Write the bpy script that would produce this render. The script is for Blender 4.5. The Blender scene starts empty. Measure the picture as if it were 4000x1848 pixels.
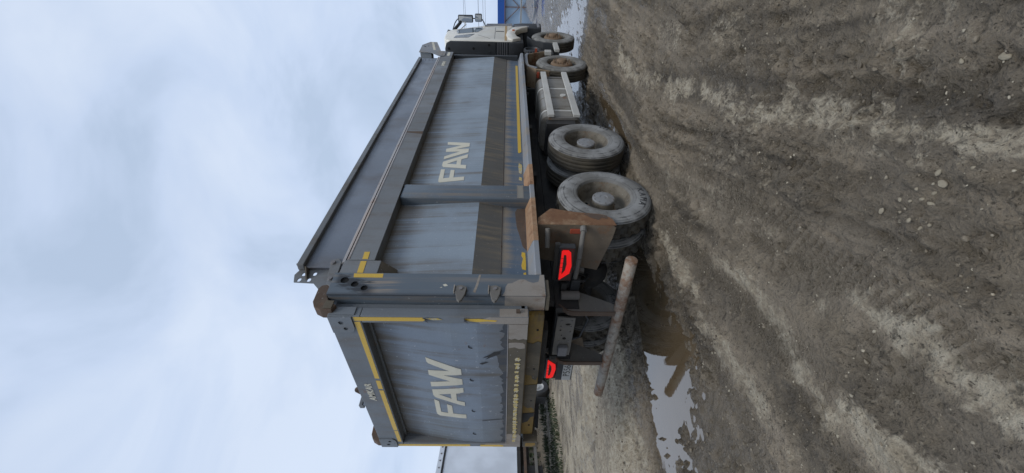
import bpy, bmesh, math, random
import numpy as np
from mathutils import Matrix, Vector
R_ = math.radians
random.seed(7)
rng = np.random.default_rng(11)
sc = bpy.context.scene
COL = sc.collection

# ------------------------------------------------------------------ camera, sky, sun, exposure
cam = bpy.data.cameras.new('camera'); camo = bpy.data.objects.new('camera', cam); COL.objects.link(camo)
cam.sensor_fit = 'HORIZONTAL'; cam.sensor_width = 36.0; cam.lens = 36.0 * 1582.0 / 4000.0
cam.clip_start = 0.05; cam.clip_end = 3000
# the photograph was taken upright and is shown lying on its side: the camera is rolled by 90 degrees
AX = ((0.77036406, 0.01772267, -0.63735792), (0.63749522, -0.00292206, 0.77044877), (0.01179201, -0.99983867, -0.01354916))
m = Matrix.Identity(4)
for r in range(3):
    m[r][0] = AX[r][1]; m[r][1] = AX[r][0]; m[r][2] = -AX[r][2]
m[0][3], m[1][3], m[2][3] = 3.7786, -2.2549, 1.6515
camo.matrix_world = m
sc.camera = camo

SUN_EL, SUN_AZ = R_(58), R_(125)
w = bpy.data.worlds.new('World'); sc.world = w; w.use_nodes = True
nt = w.node_tree; nt.nodes.clear()
def wn(t, **k):
    n = nt.nodes.new(t)
    for a, v in k.items(): setattr(n, a, v)
    return n
out = wn('ShaderNodeOutputWorld'); bg = wn('ShaderNodeBackground'); bg.inputs['Strength'].default_value = 0.1
sky = wn('ShaderNodeTexSky', sky_type='NISHITA', sun_disc=False); sky.sun_elevation = SUN_EL; sky.sun_rotation = SUN_AZ
sky.air_density = 1.0; sky.dust_density = 2.0
tc = wn('ShaderNodeTexCoord'); mp = wn('ShaderNodeMapping'); mp.inputs['Scale'].default_value = (1.0, 1.0, 1.9)
mp.inputs['Rotation'].default_value = (0.25, 0.2, 0.6)
nz = wn('ShaderNodeTexNoise'); nz.inputs['Scale'].default_value = 2.6; nz.inputs['Detail'].default_value = 5.0; nz.inputs['Roughness'].default_value = 0.5
nz.inputs['Distortion'].default_value = 0.5
nz2 = wn('ShaderNodeTexNoise'); nz2.inputs['Scale'].default_value = 1.0; nz2.inputs['Detail'].default_value = 3.0
rp = wn('ShaderNodeValToRGB'); rp.color_ramp.elements[0].position = 0.36; rp.color_ramp.elements[1].position = 0.64
rp.color_ramp.elements[0].color = (5.3, 6.5, 8.4, 1); rp.color_ramp.elements[1].color = (7.5, 8.55, 10.3, 1)
e = rp.color_ramp.elements.new(0.47); e.color = (6.4, 7.6, 9.7, 1)
rp2 = wn('ShaderNodeValToRGB'); rp2.color_ramp.elements[0].position = 0.35; rp2.color_ramp.elements[0].color = (0.86,)*3+(1,)
rp2.color_ramp.elements[1].position = 0.75; rp2.color_ramp.elements[1].color = (0.97,)*3+(1,)
mx = wn('ShaderNodeMix', data_type='RGBA')
L = nt.links.new
L(tc.outputs['Generated'], mp.inputs[0]); L(mp.outputs[0], nz.inputs['Vector']); L(mp.outputs[0], nz2.inputs['Vector'])
L(nz.outputs['Fac'], rp.inputs[0]); L(nz2.outputs['Fac'], rp2.inputs[0])
L(rp2.outputs[0], mx.inputs[0]); L(sky.outputs[0], mx.inputs[6]); L(rp.outputs[0], mx.inputs[7])
L(mx.outputs[2], bg.inputs['Color']); L(bg.outputs[0], out.inputs[0])

sl = bpy.data.lights.new('sun', 'SUN'); so = bpy.data.objects.new('sun', sl); COL.objects.link(so)
sl.energy = 1.5; sl.angle = R_(20); sl.color = (1.0, 0.97, 0.92)
sd = Vector((math.sin(SUN_AZ) * math.cos(SUN_EL), math.cos(SUN_AZ) * math.cos(SUN_EL), math.sin(SUN_EL)))
so.rotation_euler = sd.to_track_quat('Z', 'Y').to_euler()
sc.view_settings.view_transform = 'Standard'; sc.view_settings.look = 'None'
sc.view_settings.exposure = 0.0; sc.view_settings.gamma = 1.0

# ------------------------------------------------------------------ helpers
def tag(o, label=None, cat=None, group=None, kind=None):
    if label: o['label'] = label
    if cat: o['category'] = cat
    if group: o['group'] = group
    if kind: o['kind'] = kind
    return o
def empty(name, loc=(0, 0, 0), rz=0):
    o = bpy.data.objects.new(name, None); COL.objects.link(o); o.location = loc; o.rotation_euler = (0, 0, rz); o.empty_display_size = .2
    return o
class MB:
    def __init__(s): s.v = []; s.f = []
    def add(s, vs, fs):
        b = len(s.v); s.v += [tuple(map(float, p)) for p in vs]; s.f += [tuple(i + b for i in f) for f in fs]; return s
    def box(s, x0, x1, y0, y1, z0, z1):
        vs = [(x, y, z) for z in (z0, z1) for y in (y0, y1) for x in (x0, x1)]
        return s.add(vs, [(0, 2, 3, 1), (4, 5, 7, 6), (0, 1, 5, 4), (1, 3, 7, 5), (3, 2, 6, 7), (2, 0, 4, 6)])
    def tube(s, p0, p1, r, n=16, r1=None, caps=True):
        p0, p1 = Vector(p0), Vector(p1); r1 = r if r1 is None else r1
        d = (p1 - p0).normalized(); a = d.orthogonal().normalized(); b = d.cross(a)
        vs = []
        for p, q in ((p0, r), (p1, r1)):
            for i in range(n):
                t = 2 * math.pi * i / n; vs.append(p + a * (q * math.cos(t)) + b * (q * math.sin(t)))
        fs = [(i, (i + 1) % n, n + (i + 1) % n, n + i) for i in range(n)]
        if caps: fs += [tuple(range(n - 1, -1, -1)), tuple(range(n, 2 * n))]
        return s.add(vs, fs)
    def path(s, pts, r, n=8):
        for a, b in zip(pts[:-1], pts[1:]): s.tube(a, b, r, n)
        return s
    def lathe(s, prof, c, n=48, fn=None, closed=False):      # axis = +x ; prof = [(x, radius)]
        vs = []; k = len(prof)
        for i in range(n):
            t = 2 * math.pi * i / n
            for j, (x, r) in enumerate(prof):
                q = r if fn is None else fn(i, j, x, r)
                vs.append((c[0] + x, c[1] + q * math.cos(t), c[2] + q * math.sin(t)))
        fs = [(i * k + j, i * k + j + 1, ((i + 1) % n) * k + j + 1, ((i + 1) % n) * k + j) for i in range(n) for j in range(k - 1)]
        if closed: fs += [(i * k + k - 1, i * k, ((i + 1) % n) * k, ((i + 1) % n) * k + k - 1) for i in range(n)]
        return s.add(vs, fs)
    def sweep(s, poly, axis, a, b):                           # solid prism of a 2-D outline along an axis
        n = len(poly)
        def P(p, t): return {'x': (t, p[0], p[1]), 'y': (p[0], t, p[1]), 'z': (p[0], p[1], t)}[axis]
        return s.add([P(p, a) for p in poly] + [P(p, b) for p in poly],
                     [(i, (i + 1) % n, n + (i + 1) % n, n + i) for i in range(n)] + [tuple(range(n - 1, -1, -1)), tuple(range(n, 2 * n))])
    def strip(s, path, axis, a, b, t):                        # bent sheet of thickness t along an open 2-D path
        pts = [Vector(p) for p in path]; off = []
        for i, p in enumerate(pts):
            d = (pts[min(i + 1, len(pts) - 1)] - pts[max(i - 1, 0)]).normalized(); off.append(p + Vector((-d.y, d.x)) * t)
        return s.sweep([tuple(p) for p in pts] + [tuple(p) for p in reversed(off)], axis, a, b)
    def plate(s, outline, holes, axis, a, b):                 # sheet with real holes
        bm = bmesh.new(); loops = []
        for lp in [outline] + holes:
            vv = [bm.verts.new((p[0], p[1], 0)) for p in lp]; loops.append(vv)
            for i in range(len(vv)): bm.edges.new((vv[i], vv[(i + 1) % len(vv)]))
        bmesh.ops.triangle_fill(bm, use_beauty=True, edges=bm.edges[:])
        bm.verts.index_update()
        n = len(bm.verts); q = [tuple(v.co[:2]) for v in bm.verts]; fs = [tuple(v.index for v in f.verts) for f in bm.faces]
        def P(p, t): return {'x': (t, p[0], p[1]), 'y': (p[0], t, p[1]), 'z': (p[0], p[1], t)}[axis]
        allf = list(fs) + [tuple(i + n for i in reversed(f)) for f in fs]
        for vv in loops:
            ids = [v.index for v in vv]; k = len(ids)
            allf += [(ids[i], ids[(i + 1) % k], ids[(i + 1) % k] + n, ids[i] + n) for i in range(k)]
        bm.free()
        return s.add([P(p, a) for p in q] + [P(p, b) for p in q], allf)
    def build(s, name, mat, parent=None, bevel=0, smooth=False, seg=2):
        me = bpy.data.meshes.new(name); me.from_pydata(s.v, [], s.f)
        bm = bmesh.new(); bm.from_mesh(me)
        bmesh.ops.recalc_face_normals(bm, faces=bm.faces)
        if bevel:
            ed = [e for e in bm.edges if len(e.link_faces) == 2 and e.calc_face_angle(0) > 0.5]
            bmesh.ops.bevel(bm, geom=ed, offset=bevel, segments=seg, affect='EDGES', clamp_overlap=True, profile=0.5)
        bm.to_mesh(me); bm.free()
        if smooth:
            me.shade_smooth()
            me.set_sharp_from_angle(angle=R_(35))
        me.materials.append(mat)
        o = bpy.data.objects.new(name, me); COL.objects.link(o)
        if parent is not None: o.parent = parent
        return o
def circ(c, r, n=14, ry=None): return [(c[0] + r * math.cos(2 * math.pi * i / n), c[1] + (ry or r) * math.sin(2 * math.pi * i / n)) for i in range(n)]
def copy_obj(o, parent, loc=None, rot=None, scale=None):
    c = o.copy(); COL.objects.link(c); c.parent = parent
    if loc is not None: c.location = loc
    if rot is not None: c.rotation_euler = rot
    if scale is not None: c.scale = scale
    return c
def copy_tree(o, parent, loc=None, rot=None):
    c = copy_obj(o, parent, loc, rot)
    for ch in [x for x in COL.objects if x.parent == o]: copy_tree(ch, c)
    return c

# ------------------------------------------------------------------ materials
class G:
    """small node-graph writer"""
    def __init__(s, name):
        s.m = bpy.data.materials.new(name); s.m.use_nodes = True; s.t = s.m.node_tree; s.t.nodes.clear()
        s.o = s.t.nodes.new('ShaderNodeOutputMaterial'); s.b = s.t.nodes.new('ShaderNodeBsdfPrincipled')
        s.t.links.new(s.b.outputs[0], s.o.inputs[0]); s.tc = s.t.nodes.new('ShaderNodeTexCoord').outputs['Object']
    def set(s, node, i, v):
        if hasattr(v, 'links'): s.t.links.new(v, node.inputs[i])
        else:
            if isinstance(v, (tuple, list)) and len(v) == 3 and node.inputs[i].type == 'RGBA': v = (*v, 1)
            node.inputs[i].default_value = v
    def noise(s, scale, detail=4, rough=.55, stretch=(1, 1, 1), dist=0, off=(0, 0, 0), vec=None):
        mpn = s.t.nodes.new('ShaderNodeMapping'); mpn.inputs['Scale'].default_value = stretch; mpn.inputs['Location'].default_value = off
        s.t.links.new(vec or s.tc, mpn.inputs[0])
        n = s.t.nodes.new('ShaderNodeTexNoise'); n.inputs['Scale'].default_value = scale; n.inputs['Detail'].default_value = detail
        n.inputs['Roughness'].default_value = rough; n.inputs['Distortion'].default_value = dist
        s.t.links.new(mpn.outputs[0], n.inputs['Vector']); return n.outputs['Fac']
    def voro(s, scale, feature='F1', stretch=(1, 1, 1), out='Distance'):
        mpn = s.t.nodes.new('ShaderNodeMapping'); mpn.inputs['Scale'].default_value = stretch; s.t.links.new(s.tc, mpn.inputs[0])
        n = s.t.nodes.new('ShaderNodeTexVoronoi'); n.feature = feature; n.inputs['Scale'].default_value = scale
        s.t.links.new(mpn.outputs[0], n.inputs['Vector']); return n.outputs[out]
    def rng(s, f, a, b, c=0.0, d=1.0):
        n = s.t.nodes.new('ShaderNodeMapRange'); n.interpolation_type = 'SMOOTHSTEP'
        s.set(n, 0, f)
        for i, v in enumerate((a, b, c, d)): s.set(n, i + 1, v)
        return n.outputs[0]
    def math(s, op, a, b=0.0):
        n = s.t.nodes.new('ShaderNodeMath'); n.operation = op; s.set(n, 0, a); s.set(n, 1, b); return n.outputs[0]
    def mix(s, f, a, b, blend='MIX'):
        n = s.t.nodes.new('ShaderNodeMix'); n.data_type = 'RGBA'; n.blend_type = blend; s.set(n, 0, f)
        for i, v in ((6, a), (7, b)): s.set(n, i, v)
        return n.outputs[2]
    def xyz(s):
        n = s.t.nodes.new('ShaderNodeSeparateXYZ'); s.t.links.new(s.tc, n.inputs[0]); return n.outputs
    def attr(s, name):
        n = s.t.nodes.new('ShaderNodeAttribute'); n.attribute_name = name; return n.outputs['Fac']
    def bump(s, h, strength=.3, dist=.01):
        n = s.t.nodes.new('ShaderNodeBump'); n.inputs['Strength'].default_value = strength; n.inputs['Distance'].default_value = dist
        s.t.links.new(h, n.inputs['Height']); s.t.links.new(n.outputs[0], s.b.inputs['Normal'])
    def fin(s, col, rough=.6, metal=0.0, spec=.5):
        s.set(s.b, 'Base Color', col); s.set(s.b, 'Roughness', rough); s.set(s.b, 'Metallic', metal); s.b.inputs['Specular IOR Level'].default_value = spec
        return s.m
DUST = (.26, .205, .135); RUST = (.105, .048, .024); RUST2 = (.24, .125, .062)
def painted(name, base, dust=.4, rust=.0, streak=(7, 7, .55), rough=.5, dcol=DUST, speck=.0, grad=None, base2=None, off=0.0, spec=.5):
    g = G(name)
    big = g.noise(.9, 3, .5, off=(off, 3.1, 1.7))
    c = g.mix(g.rng(big, .35, .65), base, base2 or tuple(v * .82 for v in base))
    st = g.noise(1.0, 6, .65, stretch=streak, off=(off, 0, 0))
    blo = g.noise(2.3, 6, .6, off=(off + 5, 0, 0))
    f = g.math('MULTIPLY', g.rng(st, .42, .72), g.rng(blo, .3, .62))
    f = g.math('MULTIPLY', f, dust)
    if grad:                                   # a band of dirt (on the gate painted shade too) between two heights, ragged with the streaks
        for (z0, z1, amt) in grad:
            zz = g.math('ADD', g.xyz()[2], g.rng(st, .25, .75, -.42 * abs(z1 - z0), .42 * abs(z1 - z0)))
            b = g.rng(zz, z0, z1, 0, amt)
            f = g.math('MAXIMUM', f, g.math('MULTIPLY', b, g.rng(st, .25, .6, .45, 1)))
    c = g.mix(f, c, dcol)
    fine = g.noise(90, 3, .6)
    c = g.mix(.16, c, g.mix(fine, (.02, .02, .02), (1, 1, 1)), 'OVERLAY')
    if speck:
        sp = g.rng(g.noise(34, 2, .5, off=(off, 9, 2)), .69, .74); c = g.mix(g.math('MULTIPLY', sp, speck), c, (.45, .45, .45))
    ro = g.rng(blo, .3, .7, rough - .08, rough + .14)
    if rust:
        rn = g.math('ADD', g.math('MULTIPLY', g.noise(3.1, 9, .7, off=(off + 2, 1, 4)), .72), g.math('MULTIPLY', g.noise(21, 6, .7), .28)); rf = g.rng(rn, .60 - rust * .24, .71 - rust * .18)
        rc = g.mix(g.noise(14, 5, .6), RUST, RUST2)
        c = g.mix(rf, c, rc); ro = g.math('MAXIMUM', ro, g.math('MULTIPLY', rf, .9))
    g.bump(g.math('ADD', g.math('MULTIPLY', g.noise(28, 5, .6), .12), g.math('MULTIPLY', g.noise(2.6, 3, .5, off=(off, 2, 7)), 1.6)), .22, .012)
    return g.fin(c, ro, 0, spec)
BLUE = (.135, .165, .200)
M = {}
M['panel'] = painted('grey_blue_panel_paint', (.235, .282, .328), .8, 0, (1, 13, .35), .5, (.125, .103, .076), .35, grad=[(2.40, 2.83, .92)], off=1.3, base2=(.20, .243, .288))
M['lower'] = painted('dirty_lower_panel', (.105, .100, .090), 1.0, 0, (2, 19, 1.6), .7, (.195, .157, .105), .15, off=4.4)
M['sill'] = painted('dark_blue_sill_paint', (.085, .120, .165), .6, 0, (2, 15, .7), .5, (.25, .205, .15), .25, grad=[(1.56, 1.70, .9)], off=2.2)
M['beam'] = painted('grey_beam_paint', (.165, .175, .182), .7, .03, (1, 7, 1.0), .5, (.115, .09, .066), .08, off=7.7)
M['upper'] = painted('dark_upper_panel_paint', (.155, .180, .220), .6, 0, (1, 2.5, .5), .4, (.105, .090, .078), 0, off=3.3)
M['trim'] = painted('skylit_trim_steel', (.30, .29, .29), .6, .25, (4, .6, 4), .45, (.32, .2, .11), 0, off=5.1)  # paleness is sky light painted onto the up-facing strips, rust is real
M['post'] = painted('blue_post_paint', (.098, .124, .150), .75, .03, (16, 16, .5), .45, (.21, .162, .112), .3, off=6.2)
M['gate'] = painted('tailgate_panel_paint', (.152, .178, .200), .95, .05, (10, 2, .35), .5, (.092, .077, .057), .45, grad=[(2.42, 2.83, .95), (1.95, 1.60, .7)], base2=(.148, .182, .228), off=8.8)  # upper band: dirt streaks, plus shade painted in under the top beam
M['gateframe'] = painted('tailgate_frame_paint', (.152, .170, .188), .6, .07, (7, 7, .8), .5, (.12, .092, .065), .2, off=9.4)
M['primer'] = painted('chalky_primer', (.30, .27, .235), .8, .28, (7, 7, 4), .8, (.16, .118, .083), .15, off=1.9)
M['mudsteel'] = painted('mud_coated_steel', (.098, .083, .060), .8, .06, (6, 6, 4), .85, (.15, .122, .083), .25, off=2.8)
M['hinge'] = painted('worn_yellow_beam', (.23, .14, .025), 1.0, .3, (3, 5, 8), .7, (.055, .047, .035), .1, off=3.6)
M['rust'] = painted('rusty_steel', (.098, .066, .047), .8, .35, (7, 7, 7), .85, (.12, .092, .068), .2, off=4.9)
M['rustlight'] = painted('rusted_pale_sheet', (.29, .215, .14), .9, .55, (7, 7, 4), .85, (.16, .125, .085), .3, off=5.8)
M['guard'] = painted('grimy_mudguard_sheet', (.165, .128, .090), .9, .30, (6, 6, 3), .85, (.085, .067, .047), .3, off=5.2)
M['guardlip'] = painted('rusted_mudguard_lip', (.30, .20, .115), .7, .85, (7, 7, 4), .85, (.33, .26, .17), .3, off=2.1)
M['flangerust'] = painted('rusted_flange', (.34, .20, .11), .8, .45, (4, 9, 5), .8, (.33, .25, .17), .1, off=7.1)
M['flange'] = painted('worn_grey_flange', (.225, .24, .26), .7, .06, (4, 5, 4), .6, (.27, .215, .15), .1, off=6.6)
M['chassis'] = painted('black_chassis', (.030, .029, .028), .7, .03, (3, 3, 3), .8, (.075, .065, .053), .1, off=2.5)
M['plate'] = painted('dusty_grey_plate', (.16, .15, .135), .8, .12, (4, 4, 4), .8, (.2, .18, .15), .2, off=8.1)
M['barpaint'] = painted('peeling_white_bar', (.33, .30, .25), 1.0, .72, (17, 17, 17), .8, (.075, .056, .038), .8, off=9.9)
M['black'] = painted('black_plastic', (.022, .024, .027), .35, 0, (4, 4, 2), .55, (.07, .068, .062), .1, off=4.1)
M['hole'] = painted('hole_shade_black', (.006, .006, .006), 0, 0, rough=.9)  # near-black painted in for the shade inside openings
M['cabwhite'] = painted('cab_white_paint', (.78, .75, .66), .4, 0, (4, 4, .6), .35, (.45, .38, .28), .0, grad=[(1.75, 1.3, .5)], off=1.1)
M['cabrear'] = painted('black_cab_back', (.032, .036, .040), .4, 0, (5, 5, .7), .5, (.075, .073, .07), .1, off=6.9)
M['cabgrey'] = painted('grey_bumper_plastic', (.19, .19, .20), .4, 0, (4, 4, 1), .55, (.25, .22, .2), 0, off=5.5)
M['alu'] = painted('aluminium_rail', (.52, .51, .47), .45, 0, (3, 2, 5), .45, (.36, .31, .25), .1, off=7.4)
M['tank'] = painted('dirty_aluminium_tank', (.235, .22, .19), 1.0, .16, (5, 5, 2), .42, (.11, .088, .06), .3, off=8.5)
M['rim'] = painted('muddy_steel_rim', (.165, .145, .112), 1.0, .10, (9, 9, 9), .7, (.06, .048, .034), .2, off=3.0)
M['rimrust'] = painted('rusty_front_rim', (.19, .125, .075), .8, .30, (9, 9, 9), .8, (.15, .115, .075), .1, off=6.0)
M['hubcap'] = painted('grey_hub_cap', (.25, .255, .26), .8, .08, (9, 9, 9), .5, (.13, .108, .08), .2, off=9.0)
def post_skin_mat():
    g = G('sooty_post_paint'); q = g.xyz(); n1 = g.noise(9, 6, .65, stretch=(1, 3, .8)); st = g.noise(1, 6, .65, stretch=(1, 22, .6))
    c = g.mix(g.rng(g.noise(1.5, 3), .35, .65), (.098, .122, .146), (.084, .106, .128))
    c = g.mix(g.math('MULTIPLY', g.rng(st, .45, .7), .45), c, (.29, .23, .165))
    d = g.math('ADD', g.math('MULTIPLY', q[1], -2.1), g.math('SUBTRACT', q[2], 2.66))         # along the row of holes
    t = g.math('ABSOLUTE', g.math('SUBTRACT', g.math('ADD', q[2], g.math('MULTIPLY', q[1], -2.1)), 2.665))
    zone = g.math('MULTIPLY', g.rng(q[2], 2.50, 2.64), g.rng(q[2], 2.78, 2.90, 1, 0)); zone = g.math('MULTIPLY', zone, g.rng(q[1], .10, .20, 1, .2))
    c = g.mix(g.math('MULTIPLY', zone, g.rng(st, .38, .6)), c, (.36, .27, .18))
    soot = g.rng(g.math('ADD', t, g.rng(n1, .25, .75, -.12, .12)), .06, .20, 1, 0)
    soot = g.math('MULTIPLY', soot, g.math('MULTIPLY', g.rng(q[2], 2.70, 2.82), g.rng(q[2], 3.06, 3.12, 1, 0)))
    c = g.mix(g.math('MULTIPLY', soot, .92), c, (.012, .013, .016))
    c = g.mix(g.rng(q[1], .0, .035, .75, 0), c, (.03, .032, .036))
    g.bump(g.noise(28, 5, .6), .1, .01)
    return g.fin(c, .5)
M['postskin'] = post_skin_mat()
M['cream'] = painted('cream_letter_film', (.60, .57, .46), .35, 0, (8, 8, 1), .5, (.42, .36, .27), .0, off=2.0)
M['grime'] = painted('black_oil_grime', (.012, .013, .015), .3, 0, rough=.35, dcol=(.03, .03, .03))
M['film'] = painted('dark_peeling_film', (.038, .044, .054), .6, 0, (10, 4, 1), .5, (.09, .078, .06), .2, off=3.9)
M['faded'] = painted('faded_tape', (.26, .25, .22), .7, 0, rough=.7)
def tape_mat():
    g = G('yellow_reflective_tape')
    c = g.mix(g.noise(2.5, 3, .5), (.62, .40, .035), (.50, .31, .03))
    hexa = g.voro(60, 'DISTANCE_TO_EDGE'); c = g.mix(g.math('MULTIPLY', g.rng(hexa, .0, .12, 1, 0), .18), c, (.75, .58, .15))
    c = g.mix(g.rng(g.noise(9, 6, .7), .62, .70, 0, .7), c, (.22, .17, .10))
    return g.fin(c, .45)
M['tape'] = tape_mat()
def tornmat():
    g = G('torn_tape_remains')
    c = g.mix(g.rng(g.noise(26, 5, .7), .45, .55), (.48, .36, .10), (.42, .38, .28))
    return g.fin(c, .7)
M['torn'] = tornmat()
def rubber(name, col, dust, rings=False):
    g = G(name)
    c = g.mix(g.rng(g.noise(3.2, 6, .65), .35, .65), col, dust)
    c = g.mix(g.rng(g.noise(14, 6, .7), .56, .66, 0, .6), c, (.045, .043, .04))
    if rings:
        q = g.xyz(); r = g.math('SQRT', g.math('ADD', g.math('MULTIPLY', q[1], q[1]), g.math('MULTIPLY', q[2], q[2])))
        for r0, r1, w_ in ((.352, .358, .5), (.462, .472, .75), (.500, .504, .5), (.522, .530, .8)):
            k = g.math('MULTIPLY', g.rng(r, r0 - .003, r0), g.rng(r, r1, r1 + .003, 1, 0)); k = g.math('MULTIPLY', k, g.rng(g.noise(7, 3), .35, .6, 0, w_))
            c = g.mix(k, c, (.03, .03, .03))
        c = g.mix(g.rng(r, .37, .31, 0, .5), c, (.09, .083, .07))
    g.bump(g.noise(60, 4, .6), .25, .005)
    return g.fin(c, .8)
M['sidewall'] = rubber('dusty_tyre_sidewall', (.27, .268, .258), (.155, .15, .138), True)
M['tread'] = rubber('muddy_tread', (.040, .035, .027), (.080, .068, .048))
M['sidewall_dark'] = rubber('dark_tyre_sidewall', (.25, .243, .225), (.15, .143, .125), True)
M['tyreblack'] = rubber('black_rubber_letters', (.035, .035, .036), (.06, .06, .06))
def simple(name, col, rough=.5, metal=0, emit=None, es=0, alpha=None, trans=0):
    g = G(name); g.fin(g.mix(g.noise(8, 3), tuple(v * .88 for v in col), col), rough, metal)
    if emit: g.b.inputs['Emission Color'].default_value = (*emit, 1); g.b.inputs['Emission Strength'].default_value = es
    if trans: g.b.inputs['Transmission Weight'].default_value = trans
    return g.m
M['red_on'] = simple('lit_red_lamp', (.4, .0, .0), .4, 0, (1.0, .006, .006), .62)
M['red_lens'] = simple('dark_red_lens', (.055, .010, .010), .2)
M['reflector'] = simple('orange_red_reflector', (.36, .07, .035), .35)
M['amber'] = simple('amber_marker', (.55, .13, .02), .3)
M['glass'] = simple('cab_glass', (.10, .13, .15), .05)
M['glassdark'] = simple('dark_window_glass', (.025, .03, .032), .05)
M['mirror'] = simple('mirror_glass', (.55, .57, .6), .03, 1.0)
M['platewhite'] = simple('licence_plate_white', (.5, .5, .48), .5)
M['ink'] = simple('black_ink', (.015, .015, .015), .6)
M['beige'] = simple('beige_tape', (.42, .27, .11), .5)
M['steelbolt'] = painted('bolt_steel', (.18, .17, .17), .5, .1, off=3)
M['boxwhite'] = painted('white_box_panel', (.80, .85, .92), .15, 0, (6, 6, .3), .4, (.6, .63, .68), 0, off=1)
M['blue'] = simple('blue_fascia', (.010, .085, .36), .5)
M['palewall'] = simple('pale_blue_cladding', (.30, .42, .56), .6)
M['frame'] = simple('brown_steel_frame', (.20, .12, .09), .7)
M['wire'] = simple('dark_cable', (.03, .03, .035), .6)
M['bluefender'] = simple('blue_fender_paint', (.02, .16, .30), .35)

# ------------------------------------------------------------------ ground
def vn(x, y, seed):
    xi = np.floor(x).astype(np.int64); yi = np.floor(y).astype(np.int64); fx = x - xi; fy = y - yi
    fx = fx * fx * fx * (fx * (fx * 6 - 15) + 10); fy = fy * fy * fy * (fy * (fy * 6 - 15) + 10)
    def h(a, b):
        n = (a * 374761393 + b * 668265263 + seed * 974711) & 0xffffffff
        n = ((n ^ (n >> 13)) * 1274126177) & 0xffffffff; n = ((n ^ (n >> 16)) * 2246822519) & 0xffffffff
        return ((n ^ (n >> 15)) & 0xffffffff) / 4294967295.0
    a = h(xi, yi); b = h(xi + 1, yi); c = h(xi, yi + 1); d = h(xi + 1, yi + 1)
    return (a * (1 - fx) + b * fx) * (1 - fy) + (c * (1 - fx) + d * fx) * fy
def fbm(x, y, o, seed, gain=.5):
    s = 0; a = 1; t = 0
    for i in range(o):
        s = s + a * vn(x, y, seed + i * 17); t += a; a *= gain; x = x * 2.03 + 11.3; y = y * 1.97 + 5.7
    return s / t
def sstep(a, b, x):
    t = np.clip((x - a) / (b - a), 0, 1); return t * t * (3 - 2 * t)
def gau(x, c, w_): return np.exp(-((x - c) / w_) ** 2)
def lane(x, y):
    """across-track coordinate: the wheel tracks run along the truck and fan out behind it"""
    wy = np.clip(1.8 - y, 0, 4.5); s = x.copy()
    for _ in range(14):
        k = np.clip((s - .75) * .45, -.35, .32); s = .5 * s + .5 * (x - k * wy)
    return s
LEVEL = -0.048
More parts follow.
